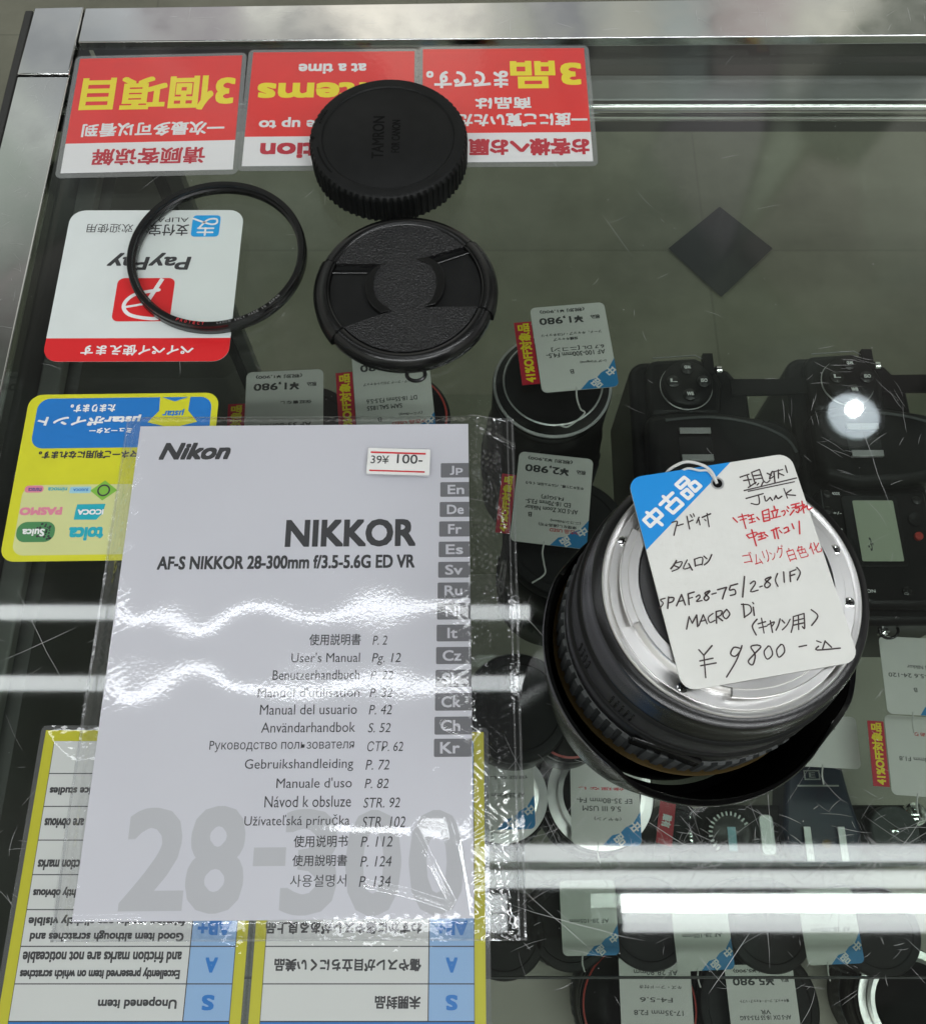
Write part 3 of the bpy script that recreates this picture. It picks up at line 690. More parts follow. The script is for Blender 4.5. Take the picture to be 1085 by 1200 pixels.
# manual outline in bag coordinates
ca = R(p.rz - bag.rz); 
def mb2(x, y):
    X = p.x + x * math.cos(R(p.rz)) - y * math.sin(R(p.rz)) - bag.x; Y = p.y + x * math.sin(R(p.rz)) + y * math.cos(R(p.rz)) - bag.y
    a_ = -R(bag.rz); return X * math.cos(a_) - Y * math.sin(a_), X * math.sin(a_) + Y * math.cos(a_)
mA, mB_ = mb2(bx0, by0), mb2(bx1, by1)
def bagz(x, y):
    ex = max(mA[0] - x, x - mB_[0], 0); ey = max(mA[1] - y, y - mB_[1], 0); d = math.hypot(ex, ey)
    tail = 13.0 if x > mB_[0] else 6.0
    z = 1.4 + 3.4 * ss(1 - d / tail)
    inn = min(x - mA[0], mB_[0] - x, y - mA[1], mB_[1] - y)
    s_ = 0
    for amp, ph, fx, fy in waves: s_ += amp * math.sin(ph + x * fx * 6 + y * fy * 2.2) * .32
    k = ss(inn / 10)
    z += s_ * k * .55
    z += k * .28 * math.exp(-((x + 33) / 9) ** 2) * math.exp(-((y + 2) / 20) ** 2)
    z += k * .5 * (ss(inn / 26)) + 1.5 * ss((y - mA[1]) / 30)       # gentle pillow, falling away at the near edge
    if inn < 6 and inn > -14:
        z += .15 * math.sin(x * 1.7 + 3 * math.sin(y * .5)) * math.sin(y * 1.3 + x * .4) * (1 - k) * ss((14 + inn) / 6) * (1 if inn < 0 else .06)
    return z
V = []; F = []
import itertools
cells = {}
for r_ in ridges:
    for a_, b_ in zip(r_[:-1], r_[1:]):
        x0, x1 = sorted((a_[0], b_[0])); y0, y1 = sorted((a_[1], b_[1]))
        for i in range(int((x0 - 2 - W0) // 4), int((x1 + 2 - W0) // 4) + 1):
            for j in range(int((y0 - 2 - H0) // 4), int((y1 + 2 - H0) // 4) + 1): cells.setdefault((i, j), []).append((a_, b_))
for j in range(NY + 1):
    for i in range(NX + 1):
        x = W0 + (W1 - W0) * i / NX; y = H0 + (H1 - H0) * j / NY
        z = bagz(x, y)
        for s_ in cells.get((int((x - W0) // 4), int((y - H0) // 4)), ()):
            d = dseg(x, y, *s_)
            if d < 1.2: z += .2 * (1 + math.cos(PI * d / 1.2))
        z = max(z, 1.35)
        V.append((x + .5 * math.sin(y * .11) * (1 if i in (0, NX) else 0), y, z))
for j in range(NY):
    for i in range(NX):
        b_ = j * (NX + 1) + i; F.append((b_, b_ + 1, b_ + NX + 2, b_ + NX + 1))
a = MB(); a.add(V, F, K['bag']); a.build('film', bag.o, smooth=180)
a = MB()
def seam(x0, y0, x1, y1, wd, n=90):
    pts = []
    for i in range(n + 1):
        t = i / n; x = x0 + (x1 - x0) * t; y = y0 + (y1 - y0) * t
        pts.append((x, y))
    VV = []; FF = []
    dx, dy = x1 - x0, y1 - y0; l = math.hypot(dx, dy)
    for i, (x, y) in enumerate(pts):
        for sgn in (-1, 1):
            xx, yy = x - dy / l * wd / 2 * sgn, y + dx / l * wd / 2 * sgn
            VV.append((xx, yy, bagz(xx, yy) + .12 + .1 * rb.random()))
    for i in range(n): FF.append((2 * i, 2 * i + 1, 2 * i + 3, 2 * i + 2))
    a.add(VV, FF, K['bagedge'])
seam(W0 + .5, H0, W0 + .5, H1, .9); seam(W1 - .4, H0, W1 - .4, H1, .7); seam(W0, H0 + .3, W1, H0 + .3, .5); seam(W0, H1 - .2, W1, H1 - .2, .4)
seam(W1 - 2.2, H0, W1 - 2.2, H1, .5)
a.build('seam', bag.o, smooth=180)
# price slip stuck on the bag
c = toB(467, 541, 7.2); M = Matrix.Translation((c[0], c[1], max(bagz(c[0] + u_, c[1] + v_) for u_ in (-11, 0, 11) for v_ in (-5, 0, 5)) + .15)) @ Matrix.Rotation(R(-2.2), 4, 'Z')
sl = empty('price_slip', parent=bag.o)
a = MB(); a.prism(rrect(-11, 11, -4.9, 5.2, .5), 0, .08, K['white'], M); a.build('slip', sl, smooth=0)
a = MB(); a.flat([(-10, 3.1), (9.4, 3.1), (9.4, 3.8), (-10, 3.8)], .12, K['penred'], M); a.flat([(-10, -3.9), (9.4, -3.9), (9.4, -3.3), (-10, -3.3)], .12, K['penred'], M)
ink(a, '39¥', -9.8, -3.4, -.9, 2.3, .14, K['ink'], .02, 0, M); ink(a, '100-', -.6, 8.4, -.6, 3.0, .16, K['ink'], .04, 0, M); a.build('lettering', sl, smooth=0)

# ------------------------------------------------------------------ filter ring
fx, fy = at(255, 299, 3)
o = empty('filter_ring', 'thin black screw-in protection filter leaning over the payment sticker', 'filter', (fx, fy, .35), 0)
a = MB(); Ro = 34.9
a.lathe([(Ro - 2.6, .3), (Ro - .3, 0), (Ro, .4), (Ro, 3.0), (Ro - .35, 3.4), (Ro - .35, 5.0), (Ro - .7, 5.4), (Ro - 2.2, 5.4), (Ro - 2.5, 5.0), (Ro - 2.5, 3.6), (Ro - 3.3, 3.2), (Ro - 3.3, 1.2), (Ro - 2.6, .3)], K['blackgloss'], 160)
a.build('rim', o)
a = MB(); a.prism(circ(0, 0, Ro - 3.4, 96), 1.6, 3.0, K['filterglass']); a.build('filter_glass', o, smooth=0)
a = MB()
def arc_text(mb_, text, r, a_mid, size, z, m, bold=0, inward=True, span=None, M=None):
    n = len(text); st_ = span / max(1, n - 1)
    for i, ch in enumerate(text):
        if ch == ' ': continue
        an = a_mid + (i - (n - 1) / 2) * st_
        T = Matrix.Translation((r * math.cos(an), r * math.sin(an), z)) @ Matrix.Rotation(an + PI / 2, 4, 'Z')
        ink(mb_, ch, -size * .36 * (.35 if ch in 'I1.' else 1), size * .36 * (.35 if ch in 'I1.' else 1), -size / 2, size / 2, 0, m, bold, 0, (M @ T) if M else T)
arc_text(a, 'PROTECT', Ro - 1.45, R(-101), 1.3, 5.46, K['penred'], .03, span=R(17)); arc_text(a, 'CANON INC. MADE IN JAPAN', Ro - 1.45, R(-61), 1.0, 5.46, K['silver'], .0, span=R(44))
a.build('lettering', o, smooth=0)

# ------------------------------------------------------------------ rear cap
H = 13.2
cx0, cy0 = at(455, 162, H)
o = empty('body_cap', 'round black plastic rear lens cap with ribbed side on the red cards', 'lens cap', (cx0, cy0 + .4, .75), 0)
a = MB(); Rr = 31.6
def ribs(j, an, r):
    if j in (1, 2, 3):
        s_ = math.sin(an * 72); return r + (.35 if s_ > .0 else -.25)
    return r
a.lathe([(Rr - 2, 0), (Rr, .3), (Rr, H - 2.6), (Rr - .1, H - 1.6), (Rr - .7, H - .5), (Rr - 1.8, H), (26.8, H), (26.3, H - .5), (25.9, H - .5), (25.3, H - .1), (0.01, H - .1)], K['blackmat'], 576, rfun=ribs)
a.build('body', o)
a = MB(); M = Matrix.Rotation(R(90), 4, 'Z')
ink(a, 'TAMRON', -11.5, 10.5, 1.6, 6.4, H - .02, K['deep'], .1, 0, M); ink(a, 'FOR CANON', -8.5, 8.5, -4.8, -1.4, H - .02, K['deep'], .06, 0, M)
for an0, an1 in ((152, 168), (192, 222)):
    pts = [(28.6 * math.cos(R(t)), 28.6 * math.sin(R(t))) for t in range(an0, an1, 2)]; a.stroke(pts, .8, H + .06, K['deep'], caps=True)
arc_text(a, 'LOCK', 29, R(160), 2.2, H + .1, K['black'], .05, span=R(10)); a.flat(circ(-30.3, -1, .9, 12), H + .05, K['deep'])
a.build('lettering', o, smooth=0)

# ------------------------------------------------------------------ front cap with pinch grips
H = 7.6
cx0, cy0 = at(475, 335.5, H)
o = empty('pinch_cap', 'large black front lens cap with leathery face and pinch grips beside filter ring', 'lens cap', (cx0, cy0, .3), 0)
a = MB(); Rf = 34.6
a.lathe([(Rf - 2.5, 0), (Rf - .6, .3), (Rf, 1.4), (Rf, 4.2), (Rf - .5, 5.6), (Rf - 1.6, 6.8), (Rf - 3.0, H), (Rf - 4.6, H), (Rf - 5.4, H - .6), (Rf - 5.6, H - 3.0), (.01, H - 3.0)], K['blackgloss'], 128); a.build('rim', o)
r = 28.9
def kc(x, y, z_=H - .4):
    X, Y = at(360 + x / 4.717, 240 + y / 4.717, z_); return X - cx0, Y - cy0
def ang(q_): return math.atan2(q_[1], q_[0])
A1, A2, A3, A4 = ang(kc(880, 226)), ang(kc(160, 328)), ang(kc(225, 665)) + 2 * PI, ang(kc(920, 560)) + 2 * PI
def arcp(a0_, a1_, n_, r_=r): return [(r_ * math.cos(a0_ + (a1_ - a0_) * k / n_), r_ * math.sin(a0_ + (a1_ - a0_) * k / n_)) for k in range(n_ + 1)]
li = smooth_line([kc(*q_) for q_ in ((435, 331), (385, 372), (368, 450), (392, 530), (468, 588))], 5)
ri = smooth_line([kc(*q_) for q_ in ((648, 568), (692, 520), (714, 440), (690, 350), (606, 305))], 5)
face = arcp(A1, A2, 40) + li + arcp(A3, A4, 40) + ri
a = MB(); a.prism(face, H - 2.95, H - .3, K['leather']); a.build('face', o, smooth=30)
lo = [kc(*q_) for q_ in ((400, 337), (345, 385), (322, 455), (345, 545), (408, 603))]; ro = [kc(*q_) for q_ in ((706, 556), (748, 500), (764, 420), (735, 340), (665, 292))]
for lip, outer, b0, b1, gl, sgn in ((li, lo, A2, A3, ((135, 356), (330, 356)), -1), (ri, ro, A4 - 2 * PI, A1, ((708, 306), (890, 246)), 1)):
    lo_ = smooth_line(outer, 5)
    a = MB(); P = [q_ for q_ in lip] + lo_[::-1]; a.prism(P, H - 2.9, H + .15, K['blackgloss']); a.build('grip_lip', o, bevel=.45, seg=3)
    a = MB(); P = arcp(b0, b1, 16) + (lo_[::-1] if sgn < 0 else lo_[::-1])
    a.prism(P if sgn < 0 else arcp(b0, b1, 16) + lo_[::-1], H - 2.9, H - 2.2, K['blackmat']); a.build('grip', o, smooth=30)
    a = MB(); g0, g1 = kc(*gl[0]), kc(*gl[1]); a.stroke([g0, g1], 1.5, H - 2.1, K['deep'], caps=False); a.tube([(g0[0], g0[1] - .9, H - 1.9), (g1[0], g1[1] - .9, H - 1.9)], .38, K['blackgloss'], 10); a.build('groove', o, smooth=0)
    a = MB(); d_ = R(3)
    a.lathe([(Rf - 5.2, H - .7), (Rf - 4.6, H + .3), (Rf - 2.6, H + .3), (Rf - .2, 6.0), (Rf + .8, 4.4), (Rf + .8, 1.2), (Rf - 1, .6)], K['blackgloss'], 24, a0=b0 - d_ * 0, a1=b1 + d_ * 0)
    for e_ in (b0, b1):
        T = Matrix.Rotation(e_, 4, 'Z'); a.box(Rf - 5.1, Rf - 1.9, -.45, .45, 2, H + .1, K['deep'], T); a.box(Rf - 1.8, Rf + .35, -.4, .4, 2, 5.2, K['deep'], T)
    a.build('pinch_tab', o)
a = MB(); lx, ly = 4.5, -35.6
a.tube([(lx + 3.4 * math.cos(t * PI / 12), ly + 2.7 * math.sin(t * PI / 12), 2.2) for t in range(24)], .75, K['blackgloss'], 8, closed=True); a.build('strap_loop', o)

# ------------------------------------------------------------------ the junk lens, standing on its front
lx, ly = at(856, 689, 92)
lens = empty('zoom_lens', 'black zoom lens standing on its front with steel mount up and reversed hood', 'lens', (lx, ly, .4), 0)
a = MB()
def zr(j, an, r_):
    return r_
a.lathe([(28, 0), (34, 0), (34.4, 1), (34.9, 28), (35.3, 30), (35.3, 38), (34.9, 38.6), (35.6, 40.5)], K['ribblack'], 720, rfun=lambda j, an, q_: q_ + (.5 if j in (4, 5) and math.sin(an * 90) > 0 else 0)); a.build('front_barrel', lens)
a = MB(); a.lathe([(35.6, 39.8), (37.3, 40.0), (37.3, 40.7), (36.8, 41.0), (35.6, 42.4)], K['gold'], 128); a.build('gold_ring', lens)
a = MB()
def zribs(j, an, r_):
    if j in (2, 3): return r_ + (.6 if math.sin(an * 62) > -.2 else -.4)
    return r_
a.lathe([(35.0, 42.4), (35.9, 42.9), (36.0, 43.6), (36.0, 57.4), (35.9, 58.2), (35, 58.7)], K['rubber'], 744, rfun=zribs); a.build('zoom_ring', lens, smooth=25)
a = MB(); a.lathe([(35.0, 58.7), (35.8, 59.0), (35.8, 66.5), (35.4, 67.0)], K['black'], 128)
a.lathe([(35.4, 67), (34.9, 67.4), (34.9, 78.5), (34.6, 79.2), (34.0, 79.6)], K['blackmat'], 128); a.build('mid_barrel', lens)
a = MB()
for k in range(9):
    an = R(196 + k * 2.6 + (14 if k > 3 else 0)); T = Matrix.Rotation(an, 4, 'Z')
    a.box(34.6, 35.35, -.28, .28, 70, 76.5, K['blackgloss'], T)
a.build('grip_ribs', lens)
a = MB(); T = Matrix.Rotation(R(250), 4, 'Z')
a.box(34.8, 36.2, -9, 9, 56.5, 64.5, K['blackgloss'], T); a.build('switch_block', lens, bevel=1.2)
a = MB()
for t, an in (('28', 276), ('35', 283), ('50', 291), ('75', 299)):
    T = Matrix.Rotation(R(an), 4, 'Z') @ Matrix.Translation((35.85, 0, 62.5)) @ Matrix.Rotation(R(90), 4, 'Z') @ Matrix.Rotation(R(90), 4, 'X')
    ink(a, t, 1.6, -1.6, -1.3, 1.3, .05, K['silver'], .05, 0, T)
a.build('lettering', lens, smooth=0)
a = MB(); a.lathe([(34.0, 79.6), (33.6, 80.2), (33.6, 83.6), (33.2, 84.2), (33.2, 89.2), (32.6, 90.6), (31.4, 91.2), (30.2, 91.2)], K['blackgloss'], 128); a.build('rear_barrel', lens)
a = MB(); a.lathe([(30.4, 91.0), (30.4, 91.9), (30.1, 92.2), (28.9, 92.2), (28.7, 92.05), (28.55, 92.2), (25.9, 92.2), (25.7, 91.9), (25.4, 91.9), (25.2, 92.2), (25.0, 96.2), (24.8, 96.5), (22.6, 96.5), (22.3, 96.2), (22.3, 90)], K['mount'], 160)
for an in (40, 150, 262):
    a.lathe([(24.9, 94.4), (26.6, 94.4), (26.7, 94.6), (26.7, 95.9), (26.5, 96.1), (24.9, 96.1)], K['mount'], 20, a0=R(an), a1=R(an + 52))
a.build('mount', lens)
for an in (155, 20, 352, 240):
    a = MB()
    c = (27.3 * math.cos(R(an)), 27.3 * math.sin(R(an)))
    a.lathe([(1.25, 92.25), (1.25, 92.5), (.9, 92.6), (.01, 92.6)], K['chrome'], 20, c=c)
    for q_ in (0, 1):
        T = Matrix.Translation((c[0], c[1], 0)) @ Matrix.Rotation(R(q_ * 90 + an), 4, 'Z'); a.box(-.7, .7, -.14, .14, 92.6, 92.66 + .01 * q_, K['deep'], T)
    a.build('screw', lens)
a = MB(); a.lathe([(22.25, 96), (22.0, 95.4), (17.5, 95.0), (16.6, 94.2), (16, 88), (15.6, 80)], mat('rear_baffle', (.035, .035, .036), .5), 96); a.lathe([(15.6, 80), (10, 83), (5, 84.4), (.01, 85)], K['lensglass'], 64)
a.build('rear_element', lens)
a = MB()
def petal(an):
    s_ = math.cos(2 * (an - R(195)))
    return 1.0 if s_ > .32 else (-1.0 if s_ < -.32 else math.sin(s_ / .32 * PI / 2))
def hz(j, an, z):
    return z + (5.0 * petal(an) if 3 <= j <= 5 else 0)
a.lathe([(35.2, 0), (36.6, .2), (37.0, 3), (42.6, 48.0), (42.3, 48.7), (41.2, 48.0), (41.1, 47.4)], K['blackgloss'], 192, c=(1.2, -3.0), zfun=hz); a.lathe([(33.0, 4), (35.8, 6), (40.6, 44.0), (41.1, 47.4)], K['deep'], 192, c=(1.2, -3.0), zfun=lambda j, an, z: z + (5.0 * petal(an) if j >= 2 else 0)); hood = a.build('hood', lens)

# hand-written tag on the lens
TZ = 98.0
t4 = [at(*c_, TZ) for c_ in ((738, 562), (925, 531), (1004, 775), (800, 808))]
tcx = sum(t[0] for t in t4) / 4; tcy = sum(t[1] for t in t4) / 4
trz = math.degrees(math.atan2(t4[1][1] - t4[0][1] + t4[2][1] - t4[3][1], t4[1][0] - t4[0][0] + t4[2][0] - t4[3][0]))
p = Plate('handwritten_tag', 'white tag with blue corner and pen notes ending ¥9800, on the lens mount', 'price tag', tcx, tcy, TZ, trz)
TW, TH = 20.2, 26.0
O = rrect(-TW, TW, -TH, TH, 3.3)
hc = p.L(840.3, 566.5)
a = MB(); a.prism(O, -.45, 0, K['tagcard']); a.build('card', p.o, smooth=30)
tri = [q_ for q_ in O if q_[0] < -TW + 3.3 + .01 and q_[1] > TH - 3.31]
e1 = p.L(855.6, 542); e2 = p.L(754.6, 645)
a = MB(); a.flat([(-TW, e2[1])] + [(e1[0], TH)] + tri, .04, K['tagblue']); a.build('corner_print', p.o, smooth=0)
def c7(x, y): return 630 + x / 2.7125, 520 + y / 2.7125
def TL(x, y): return p.L(*c7(x, y))
a = MB()

def tB(x, y): return p.L(735 + x / 9.0417, 530 + y / 9.0417)
def tA(x, y): return p.L(850 + x / 9.0417, 530 + y / 9.0417)
for s_ in ([(172, 720), (300, 602), (368, 668), (240, 788), (172, 720)], [(205, 640), (365, 770)], [(345, 556), (478, 432)], [(378, 470), (440, 530)], [(412, 588), (515, 490), (585, 552), (482, 645), (412, 588)],
           [(512, 345), (600, 266), (648, 305), (560, 384), (512, 345)], [(572, 436), (630, 394), (688, 450), (640, 494), (572, 436)], [(652, 350), (714, 310), (774, 360), (715, 415), (652, 350)]):
    for k in range(len(s_) - 1): a.stroke([tB(*s_[k]), tB(*s_[k + 1])], .86, .09 + .005 * k, K['wht'])
PW = .34
def pen(strokes, m=K['pen'], wd=PW):
    for i, s_ in enumerate(strokes):
        pts = [TL(*q_) for q_ in s_]
        if len(pts) > 2: pts = smooth_line(pts, 4)
        a.stroke(pts, wd * rnd.uniform(.85, 1.15), .07 + .005 * (i % 4), m)
def penx(f_, strokes, m=K['pen'], wd=PW):
    for i, s_ in enumerate(strokes):
        pts = [f_(*q_) for q_ in s_]
        if len(pts) > 2: pts = smooth_line(pts, 4)
        a.stroke(pts, wd * rnd.uniform(.85, 1.15), .07 + .005 * (i % 4), m)
penx(tA, [[(150, 266), (245, 234)], [(188, 302), (268, 288)], [(226, 246), (256, 352)], [(238, 376), (320, 320)], [(272, 216), (312, 336)], [(272, 216), (356, 184)], [(356, 184), (402, 318)], [(290, 252), (372, 240)], [(302, 288), (385, 275)], [(348, 330), (330, 350)],
          [(392, 320), (372, 366)], [(396, 300), (430, 326), (466, 300)], [(438, 224), (482, 246)], [(492, 204), (474, 240), (462, 282)], [(508, 205), (520, 326)], [(464, 286), (512, 254)], [(520, 205), (602, 184)], [(556, 188), (556, 276)], [(560, 224), (612, 246)], [(630, 144), (650, 216)],
          [(194, 408), (748, 274)], [(236, 416), (726, 314)], [(214, 492), (396, 440)], [(345, 454), (356, 534), (330, 556), (268, 544)], [(408, 466), (425, 520), (468, 480)], [(468, 480), (492, 512)], [(512, 500), (530, 460)], [(530, 460), (552, 492), (592, 468)], [(614, 386), (652, 488)], [(692, 400), (640, 446), (736, 458)]])
penx(tA, [[(76, 696), (122, 742)], [(132, 690), (242, 664)], [(150, 722), (218, 704)], [(170, 656), (212, 810)], [(236, 682), (292, 660)], [(246, 716), (298, 704)], [(250, 752), (312, 734)], [(266, 666), (282, 746)], [(328, 690), (352, 716)],
          [(386, 630), (402, 736)], [(386, 630), (452, 604)], [(452, 604), (466, 720)], [(400, 666), (452, 654)], [(404, 700), (458, 690)], [(402, 736), (466, 720)], [(510, 574), (522, 612)], [(480, 630), (552, 610)], [(494, 640), (506, 692)], [(546, 624), (530, 686)], [(478, 706), (578, 680)], [(590, 632), (620, 620), (626, 650), (610, 672)],
          [(650, 578), (666, 596)], [(644, 614), (660, 630)], [(680, 668), (722, 614)], [(690, 562), (776, 540)], [(700, 592), (790, 570)], [(742, 560), (735, 596), (776, 590), (766, 640), (745, 632)], [(804, 520), (826, 646)], [(780, 576), (832, 554), (790, 622)], [(830, 590), (858, 570), (872, 610), (912, 590)],
          [(220, 880), (248, 912)], [(220, 880), (322, 848), (312, 890), (246, 912)], [(274, 824), (322, 992)], [(330, 872), (410, 850)], [(346, 900), (392, 888)], [(346, 932), (422, 906)], [(370, 850), (382, 922)], [(410, 868), (442, 890)], [(480, 832), (562, 800)], [(504, 830), (520, 916)], [(530, 804), (556, 916)], [(566, 830), (592, 856)], [(614, 812), (655, 796), (662, 842)], [(620, 860), (676, 832)], [(700, 760), (720, 812)], [(775, 732), (782, 866)]], K['penred'])
penx(tB, [[(470, 746), (526, 734), (510, 800), (490, 882)], [(530, 780), (588, 762)], [(628, 680), (656, 816)], [(642, 744), (692, 720)], [(664, 664), (682, 692)], [(695, 654), (707, 682)], [(756, 690), (730, 752)], [(754, 716), (766, 772)], [(790, 692), (878, 654)], [(840, 650), (862, 792)], [(815, 714), (828, 728)]])
pen([
     [(440, 372), (432, 386), (422, 398)], [(438, 380), (458, 376), (448, 396), (426, 406)], [(432, 388), (448, 394)], [(474, 370), (462, 398), (486, 393)], [(479, 382), (490, 402)], [(497, 368), (500, 390)], [(497, 368), (522, 362), (521, 386)], [(500, 388), (521, 384)], [(527, 358), (536, 366)], [(528, 386), (542, 374), (552, 353)],
     [(404, 492), (389, 497), (398, 508), (386, 524)], [(412, 524), (415, 488)], [(415, 490), (431, 490), (428, 502), (413, 507)], [(440, 516), (456, 480)], [(456, 480), (468, 513)], [(445, 503), (464, 498)], [(480, 512), (477, 478)], [(477, 478), (496, 472)], [(478, 493), (491, 489)],
     [(502, 488), (512, 481), (514, 490), (503, 502), (521, 499)], [(545, 468), (530, 476), (543, 490), (534, 499), (528, 490), (546, 470)], [(552, 479), (566, 475)], [(570, 465), (599, 457)], [(599, 457), (592, 474), (586, 494)], [(612, 452), (608, 466), (624, 464), (627, 478), (611, 483)], [(612, 452), (634, 446)], [(656, 423), (650, 488)],
     [(674, 446), (686, 437), (690, 446), (675, 471), (699, 466)], [(704, 456), (712, 453)], [(739, 424), (721, 433), (738, 447), (727, 459), (720, 448), (740, 426)], [(761, 413), (754, 434), (762, 454)], [(780, 408), (782, 441)], [(800, 408), (802, 439)], [(800, 408), (819, 401)], [(800, 421), (815, 416)], [(822, 394), (833, 410), (823, 434)],
     [(472, 590), (480, 550)], [(480, 550), (490, 571)], [(490, 571), (504, 545)], [(504, 545), (507, 582)], [(511, 579), (525, 544)], [(525, 544), (537, 573)], [(515, 566), (533, 561)], [(556, 540), (541, 553), (546, 569), (562, 562)], [(567, 571), (566, 534)], [(566, 534), (584, 532), (580, 546), (567, 551)], [(570, 551), (586, 563)], [(599, 527), (587, 544), (597, 557), (609, 542), (599, 527)],
     [(652, 510), (656, 553)], [(646, 511), (672, 514), (677, 535), (655, 552)], [(684, 520), (687, 546)], [(682, 505), (685, 509)],
     [(696, 558), (681, 580), (693, 608)], [(699, 573), (723, 566)], [(702, 586), (727, 580)], [(710, 555), (718, 602)], [(729, 577), (751, 566), (744, 580)], [(738, 563), (745, 600)], [(769, 557), (764, 576), (756, 593)], [(775, 561), (783, 570)], [(776, 592), (790, 578), (801, 558)], [(811, 550), (810, 576), (804, 600)], [(811, 550), (845, 540)], [(845, 540), (847, 586), (840, 582)], [(812, 564), (843, 556)], [(812, 577), (843, 570)], [(827, 547), (828, 591)], [(868, 528), (889, 548), (869, 578)],
     [(511, 655), (527, 673)], [(553, 642), (527, 673)], [(527, 673), (533, 744)], [(514, 691), (556, 682)], [(517, 706), (566, 697)],
     [(640, 650), (622, 648), (612, 668), (626, 676), (642, 660), (648, 642)], [(648, 642), (630, 690), (599, 742)], [(697, 640), (676, 646), (690, 672), (682, 703), (668, 692), (688, 668), (708, 646), (695, 640)],
     [(732, 643), (718, 662), (728, 685), (745, 670), (738, 646), (730, 644)], [(772, 638), (758, 656), (765, 679), (783, 662), (779, 641), (770, 639)], [(829, 646), (853, 641)], [(885, 627), (899, 632)], [(891, 644), (886, 656), (960, 650)], [(912, 627), (904, 652)], [(914, 630), (932, 647)]])
RED = [('ゴ', 650, 345, 682, 380), ('ム', 685, 350, 711, 386), ('リ', 716, 338, 735, 377), ('ン', 738, 342, 756, 370), ('グ', 757, 322, 783, 364), ('白', 790, 330, 818, 374), ('色', 822, 322, 855, 364), ('化', 860, 312, 900, 350)]
for ch, x0, y0, x1, y1 in RED:
    c = TL((x0 + x1) / 2, (y0 + y1) / 2); k = 1 / 2.7125 / 5.1; hw, hh = (x1 - x0) / 2 * k, (y1 - y0) / 2 * k * 1.02
    T = Matrix.Translation((c[0], c[1], 0)) @ Matrix.Rotation(R(rnd.uniform(-5, 9)), 4, 'Z')
    ink(a, ch, -hw, hw, -hh, hh, .08, K['penred'], 0.0, rnd.uniform(-.05, .15), T)
a.build('lettering', p.o, smooth=0)
a = MB(); a.flat(circ(hc[0], hc[1], 1.15, 20), .06, K['deep']); a.frame(circ(hc[0], hc[1], 1.6, 20), circ(hc[0], hc[1], 1.15, 20), .07, K['silver']); a.build('eyelet', p.o, smooth=0)
a = MB(); s0 = [TL(568, 128), TL(550, 95), TL(520, 75), TL(470, 62), TL(430, 70), TL(412, 82)]
a.tube(smooth_line([(s0[0][0], s0[0][1], .3), (s0[1][0], s0[1][1], .8), (s0[2][0], s0[2][1], 1.2), (s0[3][0], s0[3][1], .8), (s0[4][0], s0[4][1], -1), (s0[5][0], s0[5][1], -3)], 6), .38, K['string'], 8)
a.tube(smooth_line([(s0[0][0], s0[0][1], .2), (s0[1][0] - .6, s0[1][1] + .5, .5), (s0[2][0] - 1, s0[2][1] - 1.0, .7), (s0[3][0], s0[3][1] - 1.6, .4), (s0[4][0] + 1, s0[4][1] - 1.6, -1)], 6), .3, K['string'], 8)
a.build('string', p.o)

